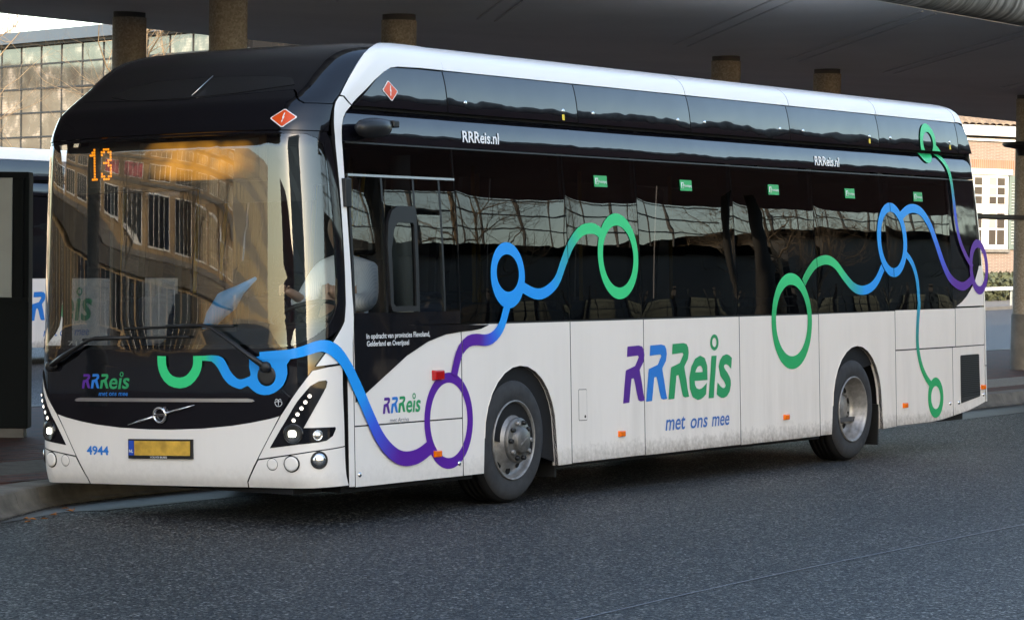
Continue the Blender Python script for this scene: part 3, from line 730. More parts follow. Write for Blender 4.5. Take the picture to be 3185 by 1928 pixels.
# camera mirror pod by the near pillar
mb=MB(); V=[];F=[]
prof=[(.0,.02,.02),(.06,.05,.05),(.14,.075,.06),(.24,.085,.062),(.32,.075,.055),(.38,.05,.045)]
cz=2.775; n=16
for i,(dx,rw,rh) in enumerate(prof):
    for k in range(n):
        th=2*PI*k/n; V.append(BW((.60+dx,.03-.06-rw*math.cos(th)*.9+.02*i*0,cz-.02+dx*.05+rh*math.sin(th)*(1.0 if math.sin(th)>0 else 1.35))))
for i in range(len(prof)-1):
    for k in range(n): F.append((i*n+k,i*n+(k+1)%n,(i+1)*n+(k+1)%n,(i+1)*n+k))
F.append(tuple(range((len(prof)-1)*n,len(prof)*n))); F.append(tuple(range(n))[::-1])
mb.add(V,F,True); pod=mb.build('mirror_camera',SATIN,bus)
mb=MB(); mb.box((.985,-.085,2.765),(1.06,-.01,2.815)); mb.v=[BW(v) for v in mb.v]; mb.build('camera_lens_hood',SATIN,pod,.008)
mb=MB(); mb.box((.50,.0,2.20),(.575,.05,2.40)); mb.v=[BW(v) for v in mb.v]; mb.build('pillar_bracket',SATIN,bus,.006)
# ---- side fittings
for (x,z) in [(1.598,.433),(4.29,.454),(7.22,.465),(9.742,.471),(11.634,.583)]: sbox('side_marker',(x,z),.10,.052,side_map,AMBER,bus,.022,.006)
sbox('side_repeater',(1.615,1.002),.135,.078,side_map,REDL,bus,.035,.008)
for (x,z) in [(.612,.339),(1.894,.349),(10.809,.448),(11.024,.449),(11.643,.506)]: disc('flap_lock',(x,z),.018,side_map,CHROME,bus,.006,.001,14,.006)
patch('service_hatch',[(3.635,.585),(3.75,.583),(3.757,.592),(3.757,.82),(3.75,.829),(3.638,.831),(3.63,.822),(3.63,.594)],side_map,RUBBER,bus,.001,.001,(0,0))
hatch=patch('service_hatch',[(3.638,.590),(3.748,.588),(3.753,.594),(3.753,.818),(3.748,.824),(3.640,.826),(3.634,.820),(3.634,.596)],side_map,WHITE,bus,.0022,.001,(0,0))
disc('hatch_lock',(3.725,.615),.012,side_map,RUBBER,bus,.002,.002,10)
vent=patch('air_vent',[(11.09,.44),(11.55,.493),(11.562,.51),(11.54,.905),(11.525,.918),(11.09,.915),(11.078,.90),(11.08,.45)],side_map,SATIN,bus,.004,.006,(0,0))
for k in range(22):
    z=.50+k*.019
    patch('louvre',[(11.10,z),(11.54,z+(.012 if z<.53 else 0)),(11.54,z+.012+(.01 if z<.53 else 0)),(11.10,z+.01)],side_map,RUBBER,vent,.0065,.004,(0,0)) if z<.9 else None
letters('lettering','In opdracht van provincies Flevoland,',(.715,1.282),(1.52,1.285),1.318,side_map,TXTWHITE,bus,.0085,bold=.012)
letters('lettering','Gelderland en Overijssel',(.718,1.230),(1.247,1.230),1.266,side_map,TXTWHITE,bus,.0085,bold=.012)
logo(bus,side_map,[(.909,.749),(1.009,.750),(1.103,.751)],.115,.093,((1.207,.750),(1.394,.751),.832),(1.31,.862),(.022,.022),.003)
letters('lettering','met Arriva',(.996,.688),(1.239,.687),.717,side_map,TXTGREY,bus,.003,.15)
logo(bus,side_map,[(4.327,.694),(4.703,.694),(5.08,.698)],.458,.355,((5.446,.696),(6.211,.696),1.045),(5.897,1.150),(.075,.068),.003)
for wd_,x0,x1,zt in (('met',5.021,5.365,.553),('ons',5.455,5.755,.527),('mee',5.83,6.147,.527)): letters('lettering',wd_,(x0,.446),(x1,.447),zt,side_map,TXTBLUE,bus,.003,.2,.01)
for x0,x1 in ((2.095,2.612),(7.99,8.508)): letters('lettering','RRReis.nl',(x0,2.708),(x1,2.708),2.79,band_map,TXTWHITE,bus,.006,.12,.02,(.03,.008))
for x in (3.99,5.41,7.024,8.58,10.105):
    s=patch('exit_sticker',[(x,2.42),(x+.205,2.42),(x+.205,2.51),(x,2.51)],side_map,EXITG,bus,.006,.002,(0,0))
    patch('exit_symbol',[(x+.015,2.44),(x+.06,2.44),(x+.06,2.49),(x+.015,2.49)],side_map,TXTWHITE,s,.009,.001,(0,0))
    patch('exit_symbol',[(x+.024,2.442),(x+.034,2.442),(x+.040,2.458),(x+.048,2.442),(x+.054,2.446),(x+.046,2.468),(x+.050,2.482),(x+.038,2.484),(x+.028,2.470),(x+.034,2.462)],side_map,EXITG,s,.0105,.001,(0,0))
    letters('lettering','Nooduitgang',(x+.07,2.453),(x+.195,2.453),2.474,side_map,TXTWHITE,s,.009,bold=.01)
# ---- ribbon livery
RT={'ring1': [(1.438, 0.68), (2.088, 0.653), (1.768, 1.017), (1.747, 0.316), (1.765, 0.943), (1.75, 0.395)], 'ring2': [(2.376, 1.724), (2.862, 1.723), (2.64, 1.971), (2.6, 1.473), (2.631, 1.88), (2.608, 1.598)], 'ring3': [(3.981, 1.869), (4.631, 1.871), (4.346, 2.214), (4.277, 1.528), (4.334, 2.117), (4.284, 1.621)], 'ring4': [(6.968, 1.315), (7.765, 1.304), (7.394, 1.733), (7.351, 0.883), (7.385, 1.63), (7.355, 0.997)], 'ring5': [(9.217, 2.039), (9.888, 2.044), (9.607, 2.396), (9.507, 1.691), (9.592, 2.311), (9.516, 1.777)], 'ring6': [(11.357, 1.787), (11.828, 1.788), (11.636, 2.065), (11.569, 1.512), (11.624, 1.982), (11.577, 1.595)], 'ring7': [(10.328, 3.015), (10.701, 2.998), (10.532, 3.184), (10.491, 2.799), (10.527, 3.103), (10.498, 2.888)], 'ring8': [(10.28, 0.526), (10.647, 0.513), (10.47, 0.715), (10.455, 0.323), (10.467, 0.631), (10.459, 0.408)], 'rib1': [(0.541, 1.014), (0.61, 0.913), (0.68, 0.827), (0.75, 0.709), (0.835, 0.597), (0.937, 0.508), (1.054, 0.444), (1.174, 0.42), (1.312, 0.43), (1.421, 0.463), (1.483, 0.489)], 'rib2': [(1.833, 0.995), (1.877, 1.098), (1.934, 1.18), (2.032, 1.237), (2.142, 1.25), (2.264, 1.242), (2.363, 1.256), (2.451, 1.301), (2.51, 1.359), (2.548, 1.425), (2.584, 1.491)], 'rib3': [(2.813, 1.635), (2.992, 1.583), (3.145, 1.589), (3.325, 1.671), (3.451, 1.825), (3.586, 1.971), (3.757, 2.071), (3.953, 2.086), (4.091, 2.025)], 'rib5': [(7.62, 1.648), (7.718, 1.729), (7.88, 1.817), (8.101, 1.852), (8.285, 1.811), (8.464, 1.7), (8.648, 1.603), (8.84, 1.571), (9.04, 1.601), (9.179, 1.671), (9.307, 1.784)], 'rib6': [(9.785, 2.274), (9.952, 2.337), (10.129, 2.349), (10.298, 2.303), (10.456, 2.181), (10.575, 2.02), (10.696, 1.843), (10.843, 1.695), (11.039, 1.613), (11.225, 1.601), (11.44, 1.679)], 'rib7': [(11.413, 1.784), (11.259, 1.904), (11.131, 2.054), (11.069, 2.248), (11.048, 2.472), (11.022, 2.636), (10.948, 2.776), (10.821, 2.876), (10.659, 2.967)], 'rib8': [(9.803, 1.928), (9.916, 1.871), (10.01, 1.784), (10.078, 1.653), (10.098, 1.479), (10.101, 1.427), (10.058, 1.21), (10.054, 1.022), (10.125, 0.846), (10.234, 0.726), (10.374, 0.634)]}
G1=[(0,GREEN),(1,GREEN)];B1=[(0,BLUE),(1,BLUE)];P1=[(0,PURPLE),(1,PURPLE)]
K=dict(fmap=side_map,parent=bus,seams=SEAMS)
ringrib('livery_ring',RT['ring1'],[(0,PURPLE),(1,PURPLE)],th=.075,**K)
ringrib('livery_ring',RT['ring2'],[(0,BLUE),(1,BLUE)],th=.085,**K)
ringrib('livery_ring',RT['ring3'],[(0,BGREEN),(1,BGREEN)],th=.08,**K)
ringrib('livery_ring',RT['ring4'],[(0,GREEN),(.5,GREEN),(1,BGREEN)],th=.085,**K)
ringrib('livery_ring',RT['ring5'],[(0,BLUE),(1,BLUE)],th=.085,**K)
ringrib('livery_ring',RT['ring6'],[(0,PURPLE),(1,PURPLE)],th=.075,**K)
def upper_map(x,z): return shroud_map(x,z) if z>2.912 else (band_map(x,z) if z>2.66 else side_map(x,z))
ringrib('livery_ring',RT['ring7'],[(0,BGREEN),(1,BGREEN)],upper_map,bus,.07,.012,n=120)
ringrib('livery_ring',RT['ring8'],[(0,GREEN),(1,GREEN)],th=.075,**K)
def RB(k,w,st,off=.003,fm=side_map,step=.04): ribbon('livery_ribbon',RT[k],w,st,fm,bus,off,SEAMS,step)
RB('rib2',.085,[(0,PURPLE),(.45,PURPLE),(.62,INDIGO),(.8,BLUE),(1,BLUE)],.009)
RB('rib3',.085,[(0,BLUE),(.3,BLUE),(.6,lin(25,170,160)),(.75,BGREEN),(1,BGREEN)])
RB('rib5',.085,[(0,GREEN),(.45,BGREEN),(.62,lin(25,165,170)),(.75,BLUE),(1,BLUE)])
RB('rib6',.085,[(0,BLUE),(.3,BLUE),(.55,INDIGO),(.75,PURPLE),(1,PURPLE)])
RB('rib7',lambda t:.06,[(0,PURPLE),(.2,PURPLE),(.45,INDIGO),(.6,lin(25,150,160)),(.75,BGREEN),(1,BGREEN)],.012,upper_map,.02)
RB('rib8',lambda t:.065,[(0,BLUE),(.35,lin(15,150,200)),(.6,lin(25,140,140)),(.8,GREEN),(1,GREEN)],.004)
# the ribbon that runs from the hood round the corner and along the side
FR=[(.85,1.180),(.973,1.185),(1.084,1.190),(1.176,1.209),(1.251,1.236),(1.305,1.243),(1.36,1.225),(1.415,1.19),(1.481,1.137),(1.545,1.075),(1.608,.99),(1.67,.91)]
dS=HC+CA-xend(.85)
FR2=FR+[(x+dS,z) for x,z in RT['rib1'][3:]]
ribbon('livery_ribbon',FR2,lambda t:.055+.05*min(1,t*2.2),[(0,BLUE),(.5,BLUE),(.62,INDIGO),(.8,PURPLE),(1,PURPLE)],front_map,bus,.0135)
blob=[(.765,1.158),(.852,1.180),(1.084,1.182),(1.056,1.119),(1.061,1.06),(1.027,.98),(.953,.926),(.879,.912),(.818,.926),(.77,.959),(.746,.975),(.70,.955),(.66,.96),(.60,.985),(.55,1.035),(.51,1.10),(.46,1.145),(.40,1.150),(.40,1.183),(.52,1.183),(.57,1.15),(.61,1.08),(.66,1.03),(.70,1.02),(.75,1.035),(.774,1.05),(.764,1.099)]
bm=poly2d(smooth_path(blob+[blob[0]],.03)[:-1]); grid_cut(bm,(.06,.06)); lay=bm.verts.layers.float_color.new('col')
for v in bm.verts: v[lay]=gcol([(0,BGREEN),(.1,lin(15,170,190)),(.25,BLUE),(1,BLUE)],(v.co.x-.4)/.6)
surf_obj('livery_blob',to_surface(bm,front_map,.0085,0,col=True),LIVERY,bus); bm.free()
ribbon('livery_ribbon',[(.035,1.183),(.036,1.123),(.057,1.063),(.109,1.013),(.19,.995),(.265,1.015),(.32,1.068),(.342,1.122),(.345,1.183)],.075,[(0,BGREEN),(1,BGREEN)],front_map,bus,.0088)
ribbon('livery_ribbon',[(.31,1.165),(.40,1.167),(.47,1.167)],.035,[(0,BGREEN),(1,lin(20,175,170))],front_map,bus,.0084)
disc('washer_cap',(.899,1.045),.072,front_map,SATIN,bus,.009,0,28,.002)
# ---- wheels
def tyre_mesh(R=.478,W_=.275):
    p=[(.285,.02),(.30,.012),(.335,.004),(.37,.0),(.41,.004),(.435,.014),(.452,.03),(.462,.05)]
    pr=p+[(R-.004,.062),(R-.001,.085)]
    for k in range(4):
        y=.10+k*.05; pr+=[(R-.001,y),(R-.012,y+.004),(R-.012,y+.012),(R-.001,y+.016)]
    pr+=[(R-.004,W_-.05)]+[(r,W_-h) for r,h in p[::-1]]
    m=MB(); m.lathe([(r,h) for r,h in pr],(0,0,0),'y',64); return m.mesh('tyre')
TM=tyre_mesh(); TM.materials.append(TYRE); TM.materials.append(TREAD)
for p_ in TM.polygons:
    if math.hypot(p_.center.x,p_.center.z)>.455: p_.material_index=1
def sidewall_ring(w):
    mb=MB(); mb.lathe([(.395,-.001),(.398,.0006),(.400,-.001)],(0,0,0),'y',64); o=mb.build('sidewall_bead',TYRE,w)
def wheel(x,y,front,sgn=1,steer=0):
    w_=empty('wheel',(x,y,.478)); w_.parent=bus
    if sgn<0: w_.rotation_euler=(0,0,PI)
    if steer: w_.rotation_euler=(0,0,steer)
    t=link('tyre',TM,None,w_)
    if front:
        prof=[(.300,.012),(.302,.002),(.295,-.004),(.288,.004),(.284,.03),(.272,.05),(.262,.062),(.245,.066),(.22,.055),(.195,.03),(.176,.0),(.170,-.02)]
        mb=MB(); mb.lathe(prof,(0,0,0),'y',64); rim=mb.build('rim',RIM,w_)
        mb=MB(); mb.lathe([(.172,-.008),(.172,-.034),(.160,-.042),(.11,-.046),(.10,-.05),(.098,-.075),(.085,-.085),(.0005,-.088)],(0,0,0),'y',48); hub=mb.build('hub',RIMD,w_)
        for k in range(10):
            a=2*PI*k/10; mb=MB(); mb.tube([(.138*math.cos(a),-.035,.138*math.sin(a)),(.138*math.cos(a),-.072,.138*math.sin(a))],[.0195,.016],8); mb.build('wheel_nut',SATIN if k%3 else RIM,hub)
        mb=MB(); mb.obox((0,-.089,0),(.8,0,.45),(0,1,0),(-.45,0,.8),.055,.002,.006); mb.build('hub_mark',RIM,hub)
        hr,hy,sz=.232,.0615,.030
    else:
        prof=[(.300,.012),(.302,.002),(.295,-.004),(.287,.004),(.280,.03),(.272,.06),(.255,.085),(.250,.11),(.238,.135),(.215,.150),(.16,.155),(.13,.155),(.125,.12),(.10,.11),(.0005,.105)]
        mb=MB(); mb.lathe(prof,(0,0,0),'y',64); rim=mb.build('rim',RIM,w_)
        for k in range(10):
            a=2*PI*k/10+.2; mb=MB(); mb.tube([(.148*math.cos(a),.16,.148*math.sin(a)),(.148*math.cos(a),.122,.148*math.sin(a))],[.0165,.013],8); mb.build('wheel_nut',RIMD,rim)
        hr,hy,sz=.203,.150,.028
    for k in range(10):
        a=2*PI*k/10+.31
        cx,cz=hr*math.cos(a),hr*math.sin(a); n=14; mb=MB()
        V=[]
        for j in range(n):
            th=2*PI*j/n; ra,ta=(sz*.95*math.cos(th),sz*1.15*math.sin(th))
            rr=hr+ra; aa_=a+ta/hr
            dy=(-.0035-.35*abs(ra)*0) if not front else -.004-.0
            yy=hy+dy-(.010*(ra<0)*abs(ra)/sz if front else 0)
            V.append((rr*math.cos(aa_),yy,rr*math.sin(aa_)))
        mb.add(V,[tuple(range(n))]); mb.build('hand_hole',CORE,rim)
    return w_
wheel(2.704,.035,True); wheel(8.649,.035,False); wheel(2.704,2.515,True,-1); wheel(8.649,2.515,False,-1)
# ---- interior
TXTGREY2=simple('faded_lettering',(.35,.36,.36),.6)
INT=simple('cabin_grey',(.06,.06,.065),.6); SEATM=simple('seat_fabric',(.03,.045,.09),.8); GRAB=simple('yellow_grab_rail',lin(200,150,20),.35); DASH=simple('dashboard_black',(.012,.013,.014),.55); CREAM=simple('cream_partition',(.50,.48,.40),.5); SCARF=simple('blue_cloth',lin(40,150,215),.7)
def ib(name,a,b,mat,bev=.0): 
    mb=MB(); mb.box(a,b); mb.v=[BW(v) for v in mb.v]; return mb.build(name,mat,bus,bev)
ib('floor',(.5,.12,.36),(11.5,2.43,.40),INT); ib('ceiling',(.75,.2,2.62),(11.5,2.35,2.66),INT); ib('rear_bulkhead',(9.6,.12,.4),(9.7,2.43,2.6),INT)
mb=MB(); pr=[(.22,1.10),(.24,1.20),(.36,1.25),(.55,1.36),(.70,1.40),(.78,1.30),(.78,.95),(.78,.45),(.3,.45)]
V=[];n=len(pr)
for y in (.12,1.55): V+=[BW((x,y,z)) for x,z in pr]
mb.add(V,[(i,(i+1)%n,n+(i+1)%n,n+i) for i in range(n)]+[tuple(range(n)),tuple(range(n,2*n))[::-1]]); mb.build('dashboard',DASH,bus)
mb=MB(); mb.lathe([(.235+.018*math.cos(2*PI*k/8),.018*math.sin(2*PI*k/8)) for k in range(9)],(0,0,0),'z',36)
mb.box((-.22,-.012,-.02),(.22,.012,.0)); mb.lathe([(.0005,.0),(.06,-.005),(.06,-.05),(.03,-.15)],(0,0,0),'z',20)
M_=Matrix.Translation((.86,.62,1.46))@Matrix.Rotation(math.radians(-22),4,'Y'); mb.v=[BW(tuple(M_@Vector(v))) for v in mb.v]; mb.build('steering_wheel',DASH,bus)
def seat(x,y,w_=.44,mat=SEATM,hgt=.62):
    mb=MB(); mb.box((x,y-w_/2,.78),(x+.42,y+w_/2,.90)); mb.box((x+.36,y-w_/2,.90),(x+.46,y+w_/2,.90+hgt)); mb.box((x+.1,y-.05,.4),(x+.3,y+.05,.78))
    mb.v=[BW(v) for v in mb.v]; return mb.build('seat',mat,bus,.04)
ib('driver_seat',(1.1,.40,1.03),(1.58,.90,1.16),SATIN,.05); ib('driver_seat',(1.56,.40,1.16),(1.68,.90,1.85),SATIN,.05); ib('driver_seat',(1.58,.52,1.88),(1.66,.78,2.1),SATIN,.04)
for x in (2.4,3.3,4.1,4.9,5.7,6.5,7.3,8.1,8.9):
    seat(x,.42); seat(x,.88)
    if x>5: seat(x,2.12); seat(x,1.68)
for x,y in ((2.0,1.0),(3.9,1.12),(5.6,1.12),(7.2,1.12),(5.2,1.9)):
    mb=MB(); mb.tube([BW((x,y,.4)),BW((x,y,2.62))],.018,8); mb.build('grab_rail',GRAB,bus)
ib('driver_partition',(1.72,.14,.9),(1.78,1.02,1.35),INT); 
mb=MB(); mb.tube([BW((1.62,.28,1.2)),BW((1.60,.28,2.6))],.075,16); mb.build('cab_pillar',CREAM,bus)
ib('ticket_machine',(.58,1.44,1.22),(.68,1.58,1.62),DASH,.01)
ib('dash_screen',(.52,.98,1.23),(.55,1.2,1.38),DASH,.01)
mb=MB(); mb.tube([BW((.60,1.32,1.34)),BW((.60,1.24,1.45)),BW((.60,1.12,1.56)),BW((.60,1.0,1.64)),BW((.60,.86,1.72))],[.03,.06,.085,.04,.012],10); mb.build('hanging_cloth',SCARF,bus)
mb=MB(); mb.box((.42,.15,2.36),(.62,2.40,2.70)); mb.v=[BW(v) for v in mb.v]; mb.build('destination_box',DASH,bus)
ib('sun_blind',(.40,.20,2.25),(.43,1.2,2.36),DASH)
# destination display
ib('display_glass',(.395,.595,2.40),(.405,2.19,2.72),simple('display_face',(.02,.018,.016),.3))
D1=["00100","01100","11100","00100","00100","00100","00100","00100","00100","00100","00100","01110"]
D3=["01110","11011","10001","00001","00011","01110","00011","00001","00001","10001","11011","01110"]
mb=MB()
def dots(bits,s0,z1,du,dz):
    for r_,row in enumerate(bits):
        for c_,b_ in enumerate(row):
            if b_=='1':
                y=1.275-(s0+c_*du); z=z1-r_*dz
                mb.obox(BW((.392,y,z)),(0,1,0),(1,0,0),(0,0,1),.0066,.002,.0072)
dots(D1,-.905,2.672,.0185,.0195); dots(D3,-.80,2.672,.0205,.0195); mb.build('route_number',AMBERLED,bus)
m=N('destination_glow'); e=m.n('ShaderNodeEmission'); v_=m.noise(5,1,m.coord(scale=(1,1,1.3))); sp=m.n('ShaderNodeSeparateXYZ'); tc=m.n('ShaderNodeTexCoord'); m.l(tc.outputs['Generated'],sp.inputs[0])
fa_=lambda q:m.math('MULTIPLY',m.math('MULTIPLY',q,m.math('SUBTRACT',1.0,q)),4.0)
fd=m.math('MULTIPLY',fa_(sp.outputs[1]),fa_(sp.outputs[2])); v_=m.math('MULTIPLY',v_,m.math('POWER',fd,.6)); c_=m.ramp(v_,[(.12,(.012,.01,.008,1)),(.75,(.95,.40,.04,1))]); m.l(c_,e.inputs[0]); e.inputs[1].default_value=.3; m.l(e.outputs[0],m.out.inputs[0])
mb=MB(); mb.box((.391,.66,2.42),(.393,1.72,2.70)); mb.v=[BW(v) for v in mb.v]; mb.build('destination_line',m.m,bus)
letters('lettering','7101',(-.872,1.262),(-.652,1.258),1.292,front_map,TXTGREY2,bus,-.008)
fixp()
DZ=.29
# ================================================================== driver
def skin_body(name,joints,edges,mat,parent=None,sub=2):
    me=bpy.data.meshes.new(name); me.from_pydata([BW((j[0][0],j[0][1],j[0][2]+DZ)) for j in joints],edges,[]); o=link(name,me,mat,parent)
    sk=o.modifiers.new('skin','SKIN'); sd=o.modifiers.new('smooth','SUBSURF'); sd.levels=sub; sd.render_levels=sub
    for i,j in enumerate(joints):
        r_=j[1]; me.skin_vertices[0].data[i].radius=r_ if isinstance(r_,tuple) else (r_,r_)
        me.skin_vertices[0].data[i].use_root=(i==0)
    for p in me.polygons: p.use_smooth=True
    sk.use_smooth_shade=True
    return o
SKIN=simple('skin',(.45,.27,.19),.5); TROU=simple('dark_trousers',(.02,.022,.03),.8); HAIR=simple('short_hair',(.03,.025,.02),.6)
m=N('striped_shirt'); wv=m.n('ShaderNodeTexWave',wave_type='BANDS',bands_direction='Y'); wv.inputs['Scale'].default_value=26; m.l(m.coord(),wv.inputs[0])
m.bsdf(m.ramp(wv.outputs[0],[(.0,(.62,.66,.74,1)),(.25,(.80,.82,.86,1)),(1,(.82,.84,.88,1))]),.8); SHIRT=m.m
drv=empty('person',(1.3,.62,1.1),'seated driver in a pale striped shirt with both hands on the steering wheel','person')
Y=.62
body=skin_body('body',[((1.32,Y,.98),.15),((1.36,Y,1.18),.15),((1.38,Y,1.42),.16),((1.36,Y,1.56),.07),((1.33,Y,1.64),.055),((1.30,Y,1.72),(.085,.085)),((1.29,Y,1.82),(.09,.09)),((1.31,Y,1.90),.05),
  ((1.37,Y-.18,1.46),.05),((1.22,Y-.27,1.25),.05),((.99,Y-.17,1.30),.038),((.88,Y-.19,1.345),.03),
  ((1.37,Y+.18,1.46),.05),((1.22,Y+.27,1.25),.05),((.99,Y+.17,1.30),.038),((.88,Y+.19,1.345),.03),
  ((1.2,Y-.12,.97),.09),((.92,Y-.14,.99),.075),((.88,Y-.14,.55),.05),((.78,Y-.14,.47),.04),((1.2,Y+.12,.97),.09),((.92,Y+.14,.99),.075),((.88,Y+.14,.55),.05),((.78,Y+.14,.47),.04)],
  [(0,1),(1,2),(2,3),(3,4),(4,5),(5,6),(6,7),(2,8),(8,9),(9,10),(10,11),(2,12),(12,13),(13,14),(14,15),(0,16),(16,17),(17,18),(18,19),(0,20),(20,21),(21,22),(22,23)],SKIN,drv)
skin_body('shirt',[((1.33,Y,.97),.17),((1.38,Y,1.16),.175),((1.39,Y,1.36),.165),((1.36,Y,1.50),.115),((1.33,Y-.01,1.60),.07),((1.37,Y-.19,1.47),.095),((1.24,Y-.285,1.23),.085),((1.02,Y-.19,1.27),.055),((1.37,Y+.19,1.475),.105),((1.24,Y+.285,1.23),.085),((1.02,Y+.19,1.27),.055)],
  [(0,1),(1,2),(2,3),(3,4),(3,5),(5,6),(6,7),(3,8),(8,9),(9,10)],SHIRT,drv)
skin_body('trousers',[((1.30,Y,.99),.17),((1.2,Y-.12,.98),.105),((.92,Y-.14,1.0),.09),((.88,Y-.14,.58),.065),((1.2,Y+.12,.98),.105),((.92,Y+.14,1.0),.09),((.88,Y+.14,.58),.065)],[(0,1),(1,2),(2,3),(0,4),(4,5),(5,6)],TROU,drv)
skin_body('hair',[((1.34,Y,1.76),.085),((1.33,Y,1.86),.095),((1.27,Y,1.905),.06)],[(0,1),(1,2)],HAIR,drv)
for sy in (-1,1):
    for k,(dz,l) in enumerate(((.02,.055),(.005,.062),(-.01,.058),(-.025,.048))):
        skin_body('finger',[((.89,Y+sy*.19,1.345+dz),.010),((.865,Y+sy*.2,1.36+dz),.0095),((.84,Y+sy*.205,1.35+dz),.009),((.83,Y+sy*.195,1.33+dz),.008)],[(0,1),(1,2),(2,3)],SKIN,drv,1)
    skin_body('thumb',[((.90,Y+sy*.185,1.35),.011),((.89,Y+sy*.16,1.365),.010),((.865,Y+sy*.15,1.37),.009)],[(0,1),(1,2)],SKIN,drv,1)
for o in list(drv.children): o.matrix_parent_inverse=Matrix.Translation((-1.3,-.62,-1.1))
# ================================================================== GROUND
m=N('asphalt'); co=m.coord()
vo=m.n('ShaderNodeTexVoronoi'); vo.inputs['Scale'].default_value=72; m.l(co,vo.inputs['Vector'])
vc=m.n('ShaderNodeSeparateColor'); m.l(vo.outputs['Color'],vc.inputs[0])
grain=m.ramp(vc.outputs[0],[(.0,(.005,.005,.006,1)),(.5,(.009,.009,.010,1)),(.74,(.018,.018,.018,1)),(.88,(.062,.060,.056,1)),(1,(.36,.34,.31,1))])
big=m.noise(.35,5,co); c=m.mix(m.ramp(big,[(.35,0.0),(.7,1.0)]),grain,(.03,.03,.032,1)); 
c=m.mix(.72,c,grain)
stain=m.ramp(m.noise(.9,6,m.coord(scale=(.35,1,1)),.65),[(.52,0.0),(.70,1.0)]); c=m.mix(m.math('MULTIPLY',stain,.55),c,(.010,.010,.010,1))
drip=m.ramp(m.noise(6,3,co),[(.72,0.0),(.78,1.0)]); c=m.mix(m.math('MULTIPLY',drip,.5),c,(.008,.008,.008,1))
ro=m.math('ADD',m.math('MULTIPLY',vc.outputs[1],.35),.38)
m.bsdf(c,ro,0,.30)
hb=m.math('ADD',m.math('MULTIPLY',vo.outputs['Distance'],-.8),m.math('MULTIPLY',m.noise(240,3,co),.4))
m.bump(hb,.9,.015); ASPH=m.m
CONC=simple('kerb_concrete',(.17,.158,.14),.75,var=.25,vscale=5,bump=.3,bscale=60)
APRON=simple('apron_concrete',(.045,.045,.045),.5,var=.4,vscale=3,bump=.15,bscale=30)  # dark tone puts the bus's shadow, along with dirt, into the concrete
def mk_pav():
    m=N('red_pavers'); b=m.n('ShaderNodeTexBrick'); b.inputs['Scale'].default_value=1; b.inputs['Brick Width'].default_value=.2; b.inputs['Row Height'].default_value=.1; b.inputs['Mortar Size'].default_value=.006
    b.inputs['Color1'].default_value=(.14,.045,.032,1); b.inputs['Color2'].default_value=(.075,.035,.028,1); b.inputs['Mortar'].default_value=(.05,.045,.04,1)
    co=m.coord(); m.l(co,b.inputs['Vector']); c=m.mix(m.math('MULTIPLY',m.noise(3,4,co),.5),b.outputs[0],(.05,.045,.042,1)); m.bsdf(c,.75,0,.15); m.bump(b.outputs['Fac'],-.4,.01); return m.m
PAV=mk_pav()
m=N('paver_stone'); oi=m.n('ShaderNodeObjectInfo'); c=m.ramp(oi.outputs['Random'],[(0,(.05,.032,.028,1)),(.5,(.11,.045,.034,1)),(1,(.15,.06,.042,1))]); c=m.mix(m.math('MULTIPLY',m.noise(14,4,m.coord('Generated')),.45),c,(.06,.05,.045,1)); m.bsdf(c,.7,0,.15); PAVER=m.m
TACT=simple('tactile_slab',(.17,.165,.155),.7,var=.2,vscale=6,bump=.2,bscale=40)
mb=MB(); mb.add([(-400,-400,0),(900,-400,0),(900,700,0),(-400,700,0)],[(0,1,2,3)]); tag(mb.build('road',ASPH),kind='structure')
# thin pale joint in the foreground road
JOINT=simple('joint_sealant',(.12,.13,.16),.35)
mb=MB(); pts=[(-3.6,-4.03),(-3.2,-4.0),(-1.8,-3.9),(-.4,-3.83),(1.5,-3.79),(3.5,-3.75),(6,-3.7),(9,-3.72)]
V=[];F=[]
for i,(x,y) in enumerate(pts): V+=[(x,y-.007,.004),(x,y+.007,.004)]
for i in range(len(pts)-1): F.append((2*i,2*i+2,2*i+3,2*i+1))
mb.add(V,F); tag(mb.build('road_joint',JOINT),kind='structure')
# platform island
KE=[(-9,-1.4),(-6,-.1),(-3,1.2),(-1.5,1.88),(-.5,2.31),(0,2.53),(.4,2.67),(.8,2.73),(1.2,2.75),(4,2.76),(8,2.78),(12,2.80),(16,2.88),(20,3.0),(24,3.15),(30,3.3),(60,3.8),(110,4.6)]
def ke(x):
    for (a,ya),(b,yb) in zip(KE,KE[1:]):
        if a<=x<=b: return ya+(yb-ya)*(x-a)/(b-a)
    return KE[-1][1]
FARY=9.9
mb=MB(); V=[];F=[]
for x,y in KE: V+=[(x,y+.28,.146),(x,FARY-.2,.146)]
for i in range(len(KE)-1): F.append((2*i,2*i+2,2*i+3,2*i+1))
mb.add(V,F); plat=tag(mb.build('platform_pavement',PAV),kind='structure')
